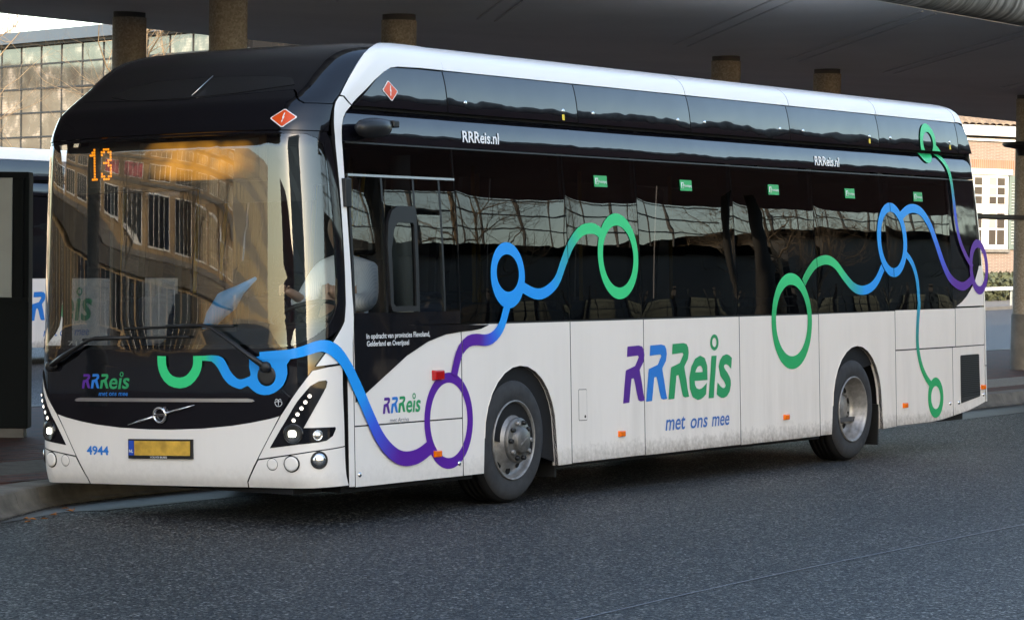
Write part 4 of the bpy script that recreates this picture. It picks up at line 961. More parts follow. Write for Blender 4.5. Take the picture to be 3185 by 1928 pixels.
# kerb stones: sloped bus kerb units, one by one
KERB=simple('dirty_kerb',(.115,.105,.09),.8,var=.45,vscale=4,bump=.3,bscale=50)
def kerb_stone(x0,x1):
    a=Vector((x0,ke(x0),0)); b=Vector((x1,ke(x1),0)); t=(b-a).normalized(); n=Vector((t.y,-t.x,0))  # towards the road
    pr=[(-.28,.149),(-.28,-.1),(.10,-.1),(.095,.01),(.06,.03),(.04,.065),(.025,.115),(.012,.143),(-.01,.153),(-.05,.155)]
    V=[]
    for q in (a+t*.004,b-t*.004):
        V+=[tuple(q+n*d+Vector((0,0,z))) for d,z in pr]
    k=len(pr); mb=MB(); mb.add(V,[(i,(i+1)%k,k+(i+1)%k,k+i) for i in range(k)]+[tuple(range(k))[::-1],tuple(range(k,2*k))]); return mb.build('kerb_stone',KERB,plat)
xs=[-6,-5,-4,-3,-2.25,-1.5,-.75,-.25,.2,.6,1.2]
while xs[-1]<34: xs.append(xs[-1]+1.0)
for a,b in zip(xs,xs[1:]): kerb_stone(a,b)
mb=MB(); mb.box((-6,FARY-.2,-.05),(110,FARY,.155)); mb.build('far_kerb',CONC,plat,.02)
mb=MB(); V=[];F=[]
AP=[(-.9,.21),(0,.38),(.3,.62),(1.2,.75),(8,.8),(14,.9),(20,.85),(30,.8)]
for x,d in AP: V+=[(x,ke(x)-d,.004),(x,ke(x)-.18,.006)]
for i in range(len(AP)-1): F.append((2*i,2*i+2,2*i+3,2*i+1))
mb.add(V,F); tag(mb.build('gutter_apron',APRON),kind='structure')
# tactile slabs (ribbed) and pavers
mb=MB(); mb.box((0,0,0),(.595,.895,.006))
for k in range(12): mb.box((.004,.02+k*.073,.006),(.591,.055+k*.073,.011))
tm=mb.mesh('tactile_slab'); tm.materials.append(TACT)
for k in range(44):
    x=-1.2+k*.6; o=bpy.data.objects.new('tactile_slab',tm); COL.objects.link(o); o.location=(x,max(3.46,ke(x)+.72),.147); o.parent=plat
mb=MB(); mb.box((0,0,0),(.193,.093,.006)); pm=mb.mesh('paver'); pm.materials.append(PAVER)
def paver(x,y):
    o=bpy.data.objects.new('paver',pm); COL.objects.link(o); o.location=(x,y,.1455+random.uniform(0,.003)); o.parent=plat
for r_ in range(5):
    for k in range(18): paver(-.6+k*.2+(r_%2)*.1,ke(-.6+k*.2)+.29 if False else 3.0+r_*.092)
for r_ in range(13):
    for k in range(15): paver(1.9+k*.2+(r_%2)*.1+r_*.09,4.40+r_*.1)
# fallen leaves in the gutter
LEAF=simple('dry_leaf',(.35,.13,.03),.7)
for k in range(9):
    x=random.uniform(-1.3,.2); y=ke(x)-.28-random.uniform(0,.15); a=random.uniform(0,6.3); s=random.uniform(.03,.05)
    mb=MB(); mb.add([(x+s*math.cos(a),y+s*math.sin(a),.012),(x-s*.4*math.sin(a),y+s*.4*math.cos(a),.02),(x-s*math.cos(a),y-s*math.sin(a),.011),(x+s*.4*math.sin(a),y-s*.4*math.cos(a),.024)],[(0,1,2,3)])
    tag(mb.build('fallen_leaf',LEAF),'dry orange leaf lying in the gutter below the kerb','leaf','fallen leaves along the kerb')
# ================================================================== PLATFORM CANOPY
m=N('soffit_concrete'); co=m.coord(); c=m.ramp(m.noise(.5,5,co),[(.3,(.72,.715,.70,1)),(.7,(.82,.815,.80,1))]); m.bsdf(c,.8,0,.3); m.bump(m.noise(18,4,co),.15,.01); SOFF=m.m
m=N('weathered_edge'); co=m.coord(scale=(9,1,1)); c=m.ramp(m.noise(1.2,6,co),[(.35,(.07,.068,.06,1)),(.55,(.22,.215,.195,1)),(.75,(.42,.41,.38,1))]); m.bsdf(c,.8,0,.3); EDGE=m.m
m=N('exposed_aggregate'); co=m.coord(); vo=m.n('ShaderNodeTexVoronoi'); vo.inputs['Scale'].default_value=55; m.l(co,vo.inputs['Vector']); vs_=m.n('ShaderNodeSeparateColor'); m.l(vo.outputs['Color'],vs_.inputs[0])
c=m.ramp(vs_.outputs[0],[(0,(.28,.24,.19,1)),(.5,(.35,.305,.25,1)),(1,(.44,.39,.33,1))]); m.bsdf(c,.85,0,.3); m.bump(vo.outputs['Distance'],-.5,.02); AGG=m.m
RIBM2=simple('bearing_grey',(.10,.095,.09),.8)
def canopy(name,y0,ym,y1,x0,x1,cols,label,zs=(4.50,4.35,4.50),colmat=None):
    c_=empty(name,(x0,ym,0),label,'canopy')
    d=1 if y1>y0 else -1
    prof=[(y0+.28*d,zs[0]-.01),(ym,zs[1]),(y1,zs[2]),(y1,zs[0]+.55),(y0+.28*d,zs[0]+.58)]
    mb=MB(); k=len(prof); V=[(x,y,z) for x in (x0,x1) for y,z in prof]
    mb.add(V,[(i,(i+1)%k,k+(i+1)%k,k+i) for i in range(k)]+[tuple(range(k)),tuple(range(k,2*k))[::-1]]); mb.build('roof_slab',SOFF,c_)
    # rounded edge in lengths with open joints
    L=4.0; x=x0
    while x<x1-.1:
        pr=[(y0+.28*d-.29*math.sin(a)*d,zs[0]+.285-.285*math.cos(a)) for a in [PI*i/12 for i in range(13)]]
        V=[(xx,y,z) for xx in (x+.01,min(x+L,x1)-.01) for y,z in pr]; k=13; mb=MB()
        mb.add(V,[(i,i+1,k+i+1,k+i) for i in range(12)],True); mb.add([V[i] for i in range(k)],[tuple(range(k))]); mb.add([V[k+i] for i in range(k)],[tuple(range(k))[::-1]])
        mb.build('edge_unit',EDGE,c_); x+=L
    zt=zs[1]
    for (cx,cy) in cols:
        zt=zs[1]+abs(cy-ym)/(abs(y1-ym))*(zs[2]-zs[1])
        mb=MB(); mb.lathe([(.195,1.0),(.19,2.5),(.185,zt-.06)],(cx,cy,0),'z',32); co_=mb.build('column',colmat or AGG,c_)
        mb=MB(); mb.lathe([(.22,.14),(.222,.2),(.215,.99),(.2,1.0)],(cx,cy,0),'z',32); mb.build('column_base',CONC,co_)
        mb=MB(); mb.lathe([(.175,zt-.06),(.175,zt+.03)],(cx,cy,0),'z',24); mb.build('column_bearing',RIBM2,co_)
    return c_
def keep(root):
    for o in root.children: o.matrix_parent_inverse=Matrix.Translation(-Vector(root.location))
PAIRS=[-3.4,-.4,6.7,9.65,17.0,19.9,26.95,29.9,37,40,47.5,50.5,58,61]
can=canopy('bus_station_canopy',.95,5.85,10.9,-7,78,[(x,5.8) for x in PAIRS]+[(9.15,9.0)],'long concrete canopy on round aggregate columns sheltering the bus platform')
# diagonal fold ribs under the near half
RIBM=simple('fold_rib',(.62,.61,.60),.8)
for x in PAIRS+[14,24]:
    for off in (0,.35):
        a=Vector((x+.9+off,5.4,4.36)); b=Vector((x-4.1+off,1.3,4.482)); t=(b-a).normalized()
        mb=MB(); mb.obox((a+b)/2,t,Vector((0,0,1)).cross(t),(0,0,1),(b-a).length/2,.010,.008); mb.build('fold_rib',RIBM,can)
mb=MB(); mb.tube([(19.9,5.78,2.47),(26.95,5.78,2.47)],.04,10); mb.build('cross_bar',SATIN,can); keep(can)
# lamp arm on the last column
mb=MB(); mb.lathe([(.02,3.62),(.30,3.60),(.34,3.57),(.30,3.53),(.12,3.50),(.10,3.40)],(26.2,5.55,0),'z',24); lampc=mb.build('platform_lamp',SATIN); tag(lampc,'dark dish shaped lamp fixed to the round column behind the bus','lamp')
# ================================================================== INFO PILLAR
PIL=simple('pillar_black',(.009,.011,.011),.7,spec=.15); POST=simple('poster_panel',(.30,.33,.31),.25,spec=.6,var=.12,vscale=1.5)
ip=empty('information_pillar',(4.35,6.8,.15),'tall black information pillar with a pale glazed poster panel on the platform','sign')
ax=Vector((math.cos(math.radians(122)),math.sin(math.radians(122)),0)); ay=Vector((ax.y,-ax.x,0))*-1; ay=Vector((-math.cos(math.radians(32)),-math.sin(math.radians(32)),0))
corner=Vector((4.42,6.32,0)); wd=1.3
cen=corner+ax*wd/2-ay*.12
mb=MB(); mb.obox(cen+Vector((0,0,1.40)),ax,ay,(0,0,1),wd/2,.12,1.17); mb.build('case',PIL,ip,.012)
mb=MB(); mb.obox(cen+Vector((0,0,.19)),ax,ay,(0,0,1),wd/2-.04,.10,.05); mb.build('plinth',CONC,ip)
mb=MB(); mb.obox(cen+ay*.125+ax*.04+Vector((0,0,1.97)),ax,ay,(0,0,1),wd/2-.11,.012,.545); mb.build('poster',POST,ip,.004)
for zz in (2.535,1.405):
    mb=MB(); mb.obox(cen+ay*.128+Vector((0,0,zz)),ax,ay,(0,0,1),wd/2,.016,.02); mb.build('case_rail',PIL,ip)
mb=MB(); mb.obox(cen+ay*.128-ax*(wd/2-.06)+Vector((0,0,1.97)),ax,ay,(0,0,1),.012,.014,.56); mb.build('case_rail',PIL,ip)
for o in ip.children: o.matrix_parent_inverse=Matrix.Translation((-4.35,-6.8,-.15))
# ================================================================== SECOND BUS
b2=empty('city_bus',(17.5,19.6,0),'second white city bus standing beyond the platform, its lower side lettered','bus')
OX,OY=15.13,19.6
def W2(p): return (p[0]+OX,p[1]+OY,p[2])
def p2(name,poly,mat,off=0,thick=.02,fm=side_map,step=(0,.2)):
    bm=poly2d(poly); grid_cut(bm,step); o=surf_obj(name,to_surface(bm,fm,off,thick,world=W2),mat,b2); bm.free(); return o
p2('side_panel',[(.3,.27),(2.23,.27)]+AF[1:-1]+[(3.31,.27),(8.14,.27)]+AR[1:-1]+[(9.26,.29),(10.4,.29),(11.7,.43),(11.7,1.36),(.3,1.36)],WHITE)
mb=MB(); mb.box((.35,.03,.3),(11.65,2.5,1.36)); mb.box((.4,.12,1.3),(11.6,2.43,3.2)); mb.v=[W2(v) for v in mb.v]; mb.build('body_core',CORE,b2)
for a,b in zip([.6]+SEALX,SEALX): p2('side_window',[(a+.01,1.376),(b-.01,1.376),(b-.01,2.648),(a+.01,2.648)],BLACK,-.004,.01)
p2('cantrail',[(.56,2.662),(11.58,2.68),(11.56,2.90),(.6,2.898)],SHROUD,0,.02,band_map,(0,.03))
p2('roof_shroud',[(.7,2.918),(11.5,2.92),(11.4,3.22),(1.2,3.22)],SHROUD,0,.02,shroud_map)
p2('roof_shoulder',[(1.1,3.226),(11.4,3.226),(11.3,3.41),(1.4,3.41)],CLEANWHITE,0,.02,side_map,(0,.02))
mb=MB(); mb.box((.5,.4,3.2),(11.3,2.15,3.42)); mb.v=[W2(v) for v in mb.v]; mb.build('roof',CLEANWHITE,b2,.02)
logo(b2,side_map,[(4.327,.694),(4.703,.694),(5.08,.698)],.458,.355,((5.446,.696),(6.211,.696),1.045),(5.897,1.150),(.075,.068),.003,world=W2)
letters('lettering','met ons mee',(5.021,.445),(6.147,.448),.553,side_map,TXTBLUE,b2,.003,.2,.01,world=W2)
for x in (2.704,8.649):
    for y in (.035,2.2):
        o=link('wheel',TM,None,b2); o.location=(x+OX,y+OY,.478)
        mb=MB(); mb.lathe([(.3,.01),(.27,.06),(.2,.05),(.15,0),(.0005,-.02)],(x+OX,y+OY,.478),'y',32); mb.build('rim',RIM,b2)
for o in b2.children: o.matrix_parent_inverse=Matrix.Translation((-17.5,-19.6,0))
# ================================================================== BACKGROUND HOUSE (right)
def mk_brick(name,c1,c2,mo,sx=.22,sy=.065,ms=.012):
    m=N(name); co=m.coord(); sep=m.n('ShaderNodeSeparateXYZ'); m.l(co,sep.inputs[0])
    cmb=m.n('ShaderNodeCombineXYZ'); m.l(m.math('ADD',sep.outputs[0],sep.outputs[1]),cmb.inputs[0]); m.l(sep.outputs[2],cmb.inputs[1])
    b=m.n('ShaderNodeTexBrick'); m.l(cmb.outputs[0],b.inputs['Vector']); b.inputs['Scale'].default_value=1; b.inputs['Brick Width'].default_value=sx; b.inputs['Row Height'].default_value=sy; b.inputs['Mortar Size'].default_value=ms
    b.inputs['Color1'].default_value=c1; b.inputs['Color2'].default_value=c2; b.inputs['Mortar'].default_value=mo
    c=m.mix(m.math('MULTIPLY',m.noise(.8,5,co),.35),b.outputs[0],tuple(x*.7 for x in c2[:3])+(1,)); m.bsdf(c,.85,0,.25); m.bump(b.outputs['Fac'],-.3,.01); return m.m
BRK=mk_brick('house_brick',(.26,.185,.145,1),(.205,.14,.11,1),(.31,.28,.25,1)); BRK2=mk_brick('red_brick',(.22,.06,.045,1),(.17,.05,.04,1),(.2,.12,.1,1)); BRK3=mk_brick('ochre_brick',(.50,.33,.17,1),(.42,.27,.13,1),(.42,.33,.22,1))
WFR=simple('window_white',(.80,.80,.78),.45); PANE=mk_gloss('house_pane',(.07,.06,.05,1),.03,.08,.7,1.0); CURT=simple('curtain',(.42,.36,.27),.9); SHUT=simple('shutter_green',(.15,.19,.17),.6); TILE=simple('roof_tile',(.20,.15,.11),.8,var=.3,vscale=3)
class Frame:   # local wall frame: s along the wall, z up, d outwards
    def __init__(s,o,az):
        s.o=Vector(o); a=math.radians(az); s.t=Vector((math.cos(a),math.sin(a),0)); s.n=Vector((s.t.y,-s.t.x,0))
    def p(s,u,z,d=0): return s.o+s.t*u+s.n*d+Vector((0,0,z))
    def box(s,mb,u0,u1,z0,z1,d0,d1):
        mb.obox(s.p((u0+u1)/2,(z0+z1)/2,(d0+d1)/2),s.t,s.n,(0,0,1),abs(u1-u0)/2,abs(d1-d0)/2,abs(z1-z0)/2); return mb
H=Frame((104.1,40.1,-.1),-21)
hs=empty('brick_house',tuple(H.p(0,0)),'sunlit brown brick house with white casement windows, green shutter and tiled roof','house')
def hpart(name,boxes,mat,parent=None,bev=0):
    mb=MB()
    for b in boxes: H.box(mb,*b)
    return mb.build(name,mat,parent or hs,bev)
hpart('wall',[(-20,30,0,7.0,-8,0)],BRK)
hpart('plinth',[(-14.02,30.02,0,.5,-8.02,.06)],CONC)
hpart('lintel_course',[(-.4,3.2,5.68,6.06,0,.02)],mk_brick('soldier_course',(.36,.15,.09,1),(.28,.115,.075,1),(.34,.25,.2,1),.07,.46,.012))
hpart('gutter_board',[(-20.2,30.2,7.08,7.52,-8.2,.35)],WFR); hpart('cornice',[(-20.1,30.1,6.86,6.95,0,.14)],WFR)
for k in range(76):
    u=-9+k*.42; mb=MB(); V=[]
    for (zz,dd) in ((7.52,.5),(10.2,-3.6)):
        for j in range(7):
            a=PI*j/6; V.append(H.p(u+.21-.21*math.cos(a),zz+.09*math.sin(a),dd))
    mb.add(V,[(j,j+1,7+j+1,7+j) for j in range(6)],True); mb.build('roof_tile',TILE,hs) if 0<=k<76 else None
def hwindow(u,z0,z1,wd,cols,rows,split):
    w_=hpart('window',[(u,u+wd,z0,z1,-.02,.02)],WFR)
    g=.10
    hpart('window_frame',[(u,u+g,z0,z1,.02,.09),(u+wd-g,u+wd,z0,z1,.02,.09),(u+g,u+wd-g,z1-g,z1,.02,.09),(u+g,u+wd-g,z0,z0+g*1.5,.02,.09),(u+g,u+wd-g,split-.16,split+.16,.02,.09),(u+wd/2-.17,u+wd/2+.17,z0+g*1.5,z1-g,.021,.088)],WFR,w_)
    for side in (0,1):
        a=u+g+(wd/2-g+.17)*side; b=u+wd/2-.17 if side==0 else u+wd-g
        if side: a=u+wd/2+.17
        for (za,zb,n) in ((split+.16,z1-g,3),(z0+g*1.5,split-.16,2)):
            ch=(zb-za)/n
            for r_ in range(n):
                for c_ in range(2):
                    cw=(b-a)/2
                    p_=hpart('pane',[(a+c_*cw+.035,a+(c_+1)*cw-.035,za+r_*ch+.04,za+(r_+1)*ch-.04,.021,.028)],CURT if c_==0 and r_!=0 else PANE,w_)
    hpart('window_head',[(u-.12,u+wd+.12,z1,z1+.24,.0,.22)],WFR,w_); hpart('window_sill',[(u-.1,u+wd+.1,z0-.14,z0,0,.16)],CONC,w_)
hwindow(.02,2.2,5.42,2.68,2,3,3.95)
def shutter(u,z0,z1,wd):
    s_=hpart('shutter',[(u,u+wd,z0,z1,.02,.05)],SHUT)
    hpart('shutter_frame',[(u,u+.14,z0,z1,.05,.09),(u+wd-.14,u+wd,z0,z1,.05,.09),(u,u+wd,z1-.3,z1,.051,.088),(u,u+wd,z0,z0+.2,.051,.088),(u,u+wd,(z0+z1)/2-.1,(z0+z1)/2+.1,.051,.088)],SHUT,s_)
    z=z0+.25
    while z<z1-.35:
        mb=MB(); c=H.p(u+wd/2,z,.07); mb.obox(c,H.t,H.n*.7+Vector((0,0,-.7)),H.n*.7+Vector((0,0,.7)),wd/2-.14,.05,.008); mb.build('slat',simple_grey,s_); z+=.13
simple_grey=simple('slat_grey',(.30,.32,.30),.6)
shutter(2.78,2.2,5.4,1.2); hwindow(7,2.2,5.42,2.68,2,3,3.95); cw_=hpart('cellar_window',[(.8,2.3,.55,1.15,.0,.03)],WFR)
for k in range(6): hpart('pane',[(.9+k*.24,1.08+k*.24,.62,1.08,.03,.04)],PANE,cw_)
for o in hs.children: o.matrix_parent_inverse=Matrix.Translation(-H.p(0,0))
# hedge, far kerb and low rail before the house
def leafmass(name,fr,u0,u1,z0,z1,d0,d1,n,mat,label,cat,s=.10):
    mb=MB()
    for k in range(n):
        c=fr.p(random.uniform(u0,u1),z0+(z1-z0)*random.random()**.8,random.uniform(d0,d1)); a=Vector((random.gauss(0,1),random.gauss(0,1),random.gauss(0,1))).normalized(); b=a.orthogonal().normalized()
        q=s*random.uniform(.6,1.3); mb.add([c+a*q,c+b*q*.6,c-a*q,c-b*q*.6],[(0,1,2,3)])
    return tag(mb.build(name,mat),label,cat)
LEAFM=simple('hedge_leaf',(.07,.08,.04),.7,var=.5,vscale=2)
leafmass('hedge',Frame((92,35.2,0),7),-4,26,.0,1.1,-.5,.5,5200,LEAFM,'low clipped hedge in front of the brick house','hedge',.16)
mb=MB(); Frame((80,28.2,0),8).box(mb,-6,60,0,.12,-.3,0); tag(mb.build('far_kerb',CONC),kind='structure')
mb=MB(); Frame((80,28.9,0),8).box(mb,-6,60,.004,.02,0-6,-.31); tag(mb.build('far_pavement',CONC),kind='structure')
fr=Frame((82,29.5,0),8); rail_=empty('guard_rail',tuple(fr.p(0,0)),'low white guard rail along the far road before the house','rail')
mb=MB(); fr.box(mb,-6,50,.62,.74,0,.05); mb.build('rail',WFR,rail_)
for k in range(14): mb=MB(); fr.box(mb,-5+k*4,-4.9+k*4,0,.66,-.06,0); mb.build('post',simple_grey,rail_)
for o in rail_.children: o.matrix_parent_inverse=Matrix.Translation(-fr.p(0,0))
# ================================================================== GLASS OFFICE (left)
Gf=Frame((67.1,61.9,0),71); Gf.n=-Gf.n
gb=empty('glass_office_building',tuple(Gf.p(0,0)),'low glass curtain wall office with dark mullion grid and flat roof','building')
MUL=simple('mullion_dark',(.02,.022,.025),.5); ROOFE=simple('roof_edge_blue',(.10,.13,.17),.4,.3)
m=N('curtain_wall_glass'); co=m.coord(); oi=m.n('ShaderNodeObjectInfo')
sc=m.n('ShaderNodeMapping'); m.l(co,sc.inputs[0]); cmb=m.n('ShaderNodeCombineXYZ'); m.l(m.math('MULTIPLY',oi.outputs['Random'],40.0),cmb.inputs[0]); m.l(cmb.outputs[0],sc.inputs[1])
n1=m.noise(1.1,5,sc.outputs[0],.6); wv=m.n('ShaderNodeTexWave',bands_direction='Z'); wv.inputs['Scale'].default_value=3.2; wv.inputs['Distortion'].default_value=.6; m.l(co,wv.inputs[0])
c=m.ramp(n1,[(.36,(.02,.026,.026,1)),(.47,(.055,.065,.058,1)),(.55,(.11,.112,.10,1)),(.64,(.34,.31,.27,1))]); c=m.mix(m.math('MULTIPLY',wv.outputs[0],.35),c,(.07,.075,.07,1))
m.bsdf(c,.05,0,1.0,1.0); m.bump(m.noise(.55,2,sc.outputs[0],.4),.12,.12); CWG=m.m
def gpart(name,boxes,mat,parent=None):
    mb=MB()
    for b in boxes: Gf.box(mb,*b)
    return mb.build(name,mat,parent or gb)
gpart('building_core',[(-16,26,0,8.9,-14,-.15)],CORE)
ROWS=[9.02,8.27,7.41,6.55,5.69,4.83,3.97,3.11,2.25,1.4,0]; CW=1.40
for c_ in range(-11,19):
    u=-.14+c_*CW
    for z1,z0 in zip(ROWS,ROWS[1:]):
        if c_>9 and z0<3: continue
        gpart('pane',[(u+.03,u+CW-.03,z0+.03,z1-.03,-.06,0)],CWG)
for c_ in range(-11,20): gpart('mullion',[(-.14+c_*CW-.022,-.14+c_*CW+.022,0,9.0,-.05,.03)],MUL)
for z in ROWS[1:-1]: gpart('transom',[(-16,26,z-.03,z+.03,-.05,.04)],MUL)
gpart('roof_edge',[(-16.3,26.3,9.02,9.42,-14.5,.45)],ROOFE); gpart('roof_edge',[(-16.3,26.3,8.92,9.02,-14.5,.25)],MUL)
for o in gb.children: o.matrix_parent_inverse=Matrix.Translation(-Gf.p(0,0))
# cream terrace mirrored in the office glazing
CRM=simple('cream_render',(.62,.52,.40),.8,var=.12,vscale=.6)
Cf=Frame((15,112,0),0)
ct=empty('cream_terrace',tuple(Cf.p(0,0)),'cream rendered terrace with dark windows facing the glass office','building')
def cpart(name,boxes,mat):
    mb=MB()
    for b in boxes: Cf.box(mb,*b)
    return mb.build(name,mat,ct)
for k in range(7): cpart('wall',[(k*12,k*12+11.6,0,7+(k*5%4),-9,0)],CRM); cpart('roof',[(k*12-.2,k*12+11.8,7+(k*5%4),8.4+(k*5%4),-8,-1)],TILE)
for k in range(28):
    for fl in (0,1): cpart('window',[(k*3+.8,k*3+2.2,1.2+fl*3,3+fl*3,0,.05)],PANE)
for o in ct.children: o.matrix_parent_inverse=Matrix.Translation(-Cf.p(0,0))
# grey metal drum and red brick block seen through the gap
DRUM=simple('grey_cladding',(.16,.165,.175),.35,.5)
dm=empty('clad_stair_tower',(86,66,0),'grey metal clad round tower beside the red brick block','tower')
mb=MB(); mb.lathe([(4.2,0),(4.2,10.6),(4.0,10.7),(.001,10.8)],(0,0,0),'z',48); mb.build('tower_wall',DRUM,dm)
for k in range(24):
    a=2*PI*k/24; mb=MB(); mb.obox((4.21*math.cos(a),4.21*math.sin(a),5.3),(-math.sin(a),math.cos(a),0),(math.cos(a),math.sin(a),0),(0,0,1),.02,.02,5.3); mb.build('cladding_joint',MUL,dm)
Rf=Frame((92,62.5,0),-52); Rf.n=Rf.n if Rf.n.x<0 else -Rf.n
rb=empty('red_brick_block',tuple(Rf.p(0,0)),'red brick block with white cornice and small windows behind the canopy','building')
def rpart(name,boxes,mat,parent=None):
    mb=MB()
    for b in boxes: Rf.box(mb,*b)
    return mb.build(name,mat,parent or rb)
rpart('wall',[(-10,30,0,10.6,-9,0)],BRK2); rpart('cornice',[(-10.3,30.3,10.6,11.15,-9.3,.4)],WFR)
for k in range(26): rpart('cornice_block',[(-9.5+k*1.1,-9.1+k*1.1,10.3,10.6,0,.25)],WFR)
for k in range(14):
    w_=rpart('window',[(-8+k*2.6,-6.7+k*2.6,7.8,9.7,.0,.05)],WFR); rpart('pane',[(-7.9+k*2.6,-6.8+k*2.6,7.9,9.6,.05,.07)],PANE,w_)
for o in rb.children: o.matrix_parent_inverse=Matrix.Translation(-Rf.p(0,0))
# ================================================================== BARE TREES
BARK=simple('tree_bark',(.22,.16,.10),.85,var=.35,vscale=4); BARKP=simple('birch_bark',(.36,.30,.27),.8,var=.4,vscale=3)
def tree_meshes(seed,h,r,spread,twigs,mat,lo=.25,levels=4):
    rnd=random.Random(seed); tr=MB(); cr=MB()
    pts=[];p=Vector((0,0,0));n=8
    for i in range(n+1):
        pts.append(p.copy()); p=p+Vector((rnd.uniform(-.04,.04)*h/8,rnd.uniform(-.04,.04)*h/8,h*.75/n))
    tr.tube(pts,[r*(1-.8*i/n) for i in range(n+1)],8)
    def branch(p,d,L,rad,lev):
        k=4 if lev<levels else 3; q=[p.copy()]; dd=d.copy()
        for i in range(k):
            dd=(dd+Vector((rnd.gauss(0,.22),rnd.gauss(0,.22),rnd.gauss(.06,.16)))).normalized(); q.append(q[-1]+dd*L/k)
        cr.tube(q,[rad*(1-.75*i/k) for i in range(k+1)],5 if lev<2 else 3,False)
        if lev>=levels: return
        for i in range(1,k+1):
            for _ in range(twigs if i>1 else 1):
                ax_=Vector((rnd.gauss(0,1),rnd.gauss(0,1),rnd.gauss(.2,.7))).normalized(); nd=(dd*.7+ax_*.75).normalized()
                branch(q[i],nd,L*rnd.uniform(.45,.65),rad*.5*(1-.1*i),lev+1)
    for i in range(2,n+1):
        if i/n*.75<lo: continue
        for _ in range(3):
            a=rnd.uniform(0,2*PI); d=Vector((math.cos(a),math.sin(a),rnd.uniform(.15,.75))).normalized()
            branch(pts[i],d,spread*(1.1-.5*i/n)*rnd.uniform(.7,1.1),r*.34*(1-.45*i/n),1)
    branch(pts[-1],Vector((0,0,1)),spread*.6,r*.2,1)
    a=tr.mesh('trunk'); b=cr.mesh('crown'); a.materials.append(mat); b.materials.append(mat); return a,b
TA=tree_meshes(3,11,.16,4.0,3,BARK,.28,3); TB=tree_meshes(5,15,.2,3.4,2,BARKP,.35,4)
TC=tree_meshes(11,10,.15,4.6,1,BARK,.25,4)
def tree(ms,x,y,rz,sc,label,group=None):
    t=empty('bare_tree',(x,y,0),label,'tree',group); t.rotation_euler=(0,0,rz); t.scale=(sc,sc,sc)
    for n_,me in zip(('trunk','crown'),ms):
        o=bpy.data.objects.new(n_,me); COL.objects.link(o); o.parent=t
    return t
tree(TC,44.7,37.2,.5,.98,'bare sunlit street tree with its trunk between the two canopy columns')
tree(TC,47.5,46.5,2.4,1.05,'bare tree with wide spreading twigs before the glass office')
tree(TB,106,95.5,1.0,1.15,'tall pale leafless birch rising behind the glass office roof')
tree(TB,118,97,3.0,1.0,'pale leafless birch behind the far end of the office roof')
# ================================================================== STREET BEHIND THE CAMERA (seen in the reflections, and shading the road)
# brick shop row ahead of the bus
Fa=Frame((-14,60,0),180); Fa.n=Vector((0,-1,0))
fa=empty('brick_shop_row',tuple(Fa.p(0,0)),'long ochre brick shop row with white framed window bands facing the road','building')
def fpart(name,boxes,mat,parent=None):
    mb=MB()
    for b in boxes: Fa.box(mb,*b)
    return mb.build(name,mat,parent or fa)
WREF=mk_gloss('shop_window',(.02,.024,.03,1),.02,.12,.35,1); SHOPR=simple('red_shop_panel',lin(190,25,60),.5)
fpart('wall',[(0,98,0,17,-12,0)],BRK3); fpart('parapet',[(-.3,98.3,17,17.5,-12.2,.3)],WFR); fpart('shop_fascia',[(0,98,3.6,4.4,0,.25)],SATIN)
for fl in range(4):
    z0=5.0+fl*3.05
    for k in range(14):
        u=1.0+k*7.0; w_=fpart('window',[(u,u+5.4,z0,z0+1.95,0,.06)],WFR)
        for j in range(4): fpart('pane',[(u+.10+j*1.31,u+1.25+j*1.31,z0+.10,z0+1.85,.06,.075)],SHOPR if (fl==1 and k in (6,7)) else WREF,w_)
    fpart('floor_band',[(0,98,z0-.55,z0-.25,0,.12)],CONC)
for k in range(23):
    w_=fpart('shop_front',[(.6+k*4.1,4.2+k*4.1,.3,3.4,0,.05)],WREF); fpart('shop_mullion',[(2.3+k*4.1,2.42+k*4.1,.3,3.4,.05,.1)],WFR,w_)
for o in fa.children: o.matrix_parent_inverse=Matrix.Translation(-Fa.p(0,0))
for k,(x,y) in enumerate(((-42,50),(-55,51),(-70,50),(-88,51))): tree(TA,x,y,k*1.7,1.15,'bare young street tree before the ochre brick shop row','street trees along the shop row')
# unseen blocks added ahead to darken the bright low sky in the windscreen
GRYC=simple('grey_cladding_block',(.055,.062,.062),.5,var=.2,vscale=.3)
for k,(x0,y0,x1,y1,h,lab) in enumerate(((-230,72,-113,90,24,'unseen dark grey clad block added beyond the ochre shop row'),(-150,-62,-132,18,14,'long unseen brick block added ahead of the bus to hide the low sky'))):
    b_=empty('low_sky_block',(x0,y0,0),lab,'building'); mb=MB(); mb.box((0,0,0),(x1-x0,y1-y0,h)); mb.build('wall',GRYC if k==0 else BRK2,b_)
    n_=int(((x1-x0) if k==0 else (y1-y0))/6)
    for fl in range(5 if k==0 else 3):
        for j in range(n_):
            mb=MB()
            if k==0: mb.box((1+j*6,-.06,3+fl*3.8),(5.2+j*6,0,5.2+fl*3.8))
            else: mb.box((x1-x0,1+j*6,2+fl*3.3),(x1-x0+.06,4+j*6,4+fl*3.3))
            mb.build('window',WREF,b_)
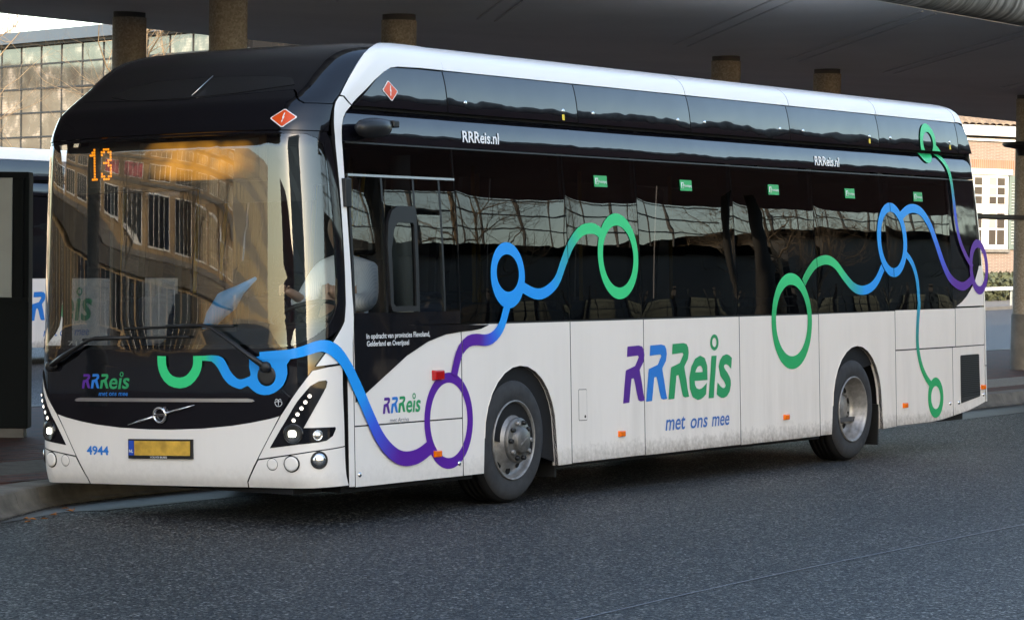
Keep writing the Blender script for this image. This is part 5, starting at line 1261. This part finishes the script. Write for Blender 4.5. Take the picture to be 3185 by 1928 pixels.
# opposite platform with its own canopy, fence and trees
can2=canopy('opposite_canopy',-8.2,-10.7,-13.2,3,90,[(x,-10.7) for x in (6,17,28,39,50,61,72)],'opposite platform canopy with round concrete columns across the road',(5.3,5.1,5.3),simple('dark_column',(.05,.048,.045),.8)); keep(can2)
mb=MB(); mb.box((3,-14.5,0),(90,-8.6,.15)); tag(mb.build('opposite_platform',PAV,bevel=.02),kind='structure')
FENC=simple('fence_steel',(.03,.03,.032),.5,.3); BENCHW=simple('white_panel',(.62,.62,.60),.5)
fn=empty('glazed_fence',(37,-20,0),'steel mesh fence panels along the back of the opposite platform','fence')
for k in range(42):
    x=4+k*2.0; mb=MB(); mb.box((x-.04,-20.05,0),(x+.04,-19.95,3.1)); mb.build('post',FENC,fn)
for z in (.3,.9,1.5,2.1,2.6,3.0): mb=MB(); mb.box((4,-20.02,z-.025),(86,-19.98,z+.025)); mb.build('rail',FENC,fn)
for k in range(84): mb=MB(); mb.box((4.5+k*1.0-.012,-20.01,.3),(4.5+k*1.0+.012,-19.99,3.0)); mb.build('bar',FENC,fn)
for o in fn.children: o.matrix_parent_inverse=Matrix.Translation((-37,20,0))
for k,(x,y) in enumerate(((20,-25),(31,-24),(43,-26),(56,-24.5),(70,-27),(10,-26))): tree(TA,x,y,k*1.3,1.0,'bare tree behind the fence of the opposite platform','trees behind the opposite platform')
DEPW=simple('hall_cladding',(.030,.032,.036),.6)  # unseen halls and roof lattice, added to darken the side windows' reflections
for k,(x0,x1,h) in enumerate(((8,58,5.6),(60,170,6.6))):
    b_=empty('reflection_hall',(x0,-26,0),('low unseen dark hall added behind the opposite fence to darken reflections','longer unseen dark hall added farther along the opposite side to darken reflections')[k],'building')
    mb=MB(); mb.box((0,-14,0),(x1-x0,0,h)); mb.build('wall',DEPW,b_)
    for j in range(int((x1-x0)/2.4)):
        mb=MB(); mb.box((j*2.4,-.3,h+.4),(j*2.4+.09,-.2,h+3.2)); mb.build('roof_lattice_post',FENC,b_)
    for z_ in (1.1,1.8,2.5,3.1): mb=MB(); mb.box((0,-.29,h+z_),(x1-x0,-.21,h+z_+.06)); mb.build('roof_lattice_rail',FENC,b_); mb=MB(); mb.box((-.4,-14.4,h),(x1-x0+.4,.4,h+.4)); mb.build('roof',SATIN,b_)
    for j in range(int((x1-x0)/3)): mb=MB(); mb.box((.8+j*3,0,1),(2.6+j*3,.05,2.9)); mb.build('window',PANE,b_)
# unseen tower added behind the photographer to keep the low sun off the road
tw=empty('sun_block_tower',(-41,-33,0),'tall unseen concrete tower added behind the camera to block the low sun','building')
Tf=Frame((-41,-33,0),math.degrees(math.atan2(-SUN_XY[0],SUN_XY[1]))); 
if Tf.n.dot(Vector((1,1,0)))<0: Tf.n=-Tf.n
TWC=simple('tower_concrete',(.38,.36,.33),.8,var=.15,vscale=1)
mb=MB(); Tf.box(mb,-17,17,0,31.5,-12,0); mb.build('wall',TWC,tw)
for fl in range(9):
    for k in range(9):
        mb=MB(); Tf.box(mb,14-k*3.15,11.7-k*3.15,1.2+fl*3.1,3.1+fl*3.1,0,.04); mb.build('window',PANE,tw)
for o in tw.children: o.matrix_parent_inverse=Matrix.Translation((41,33,0))
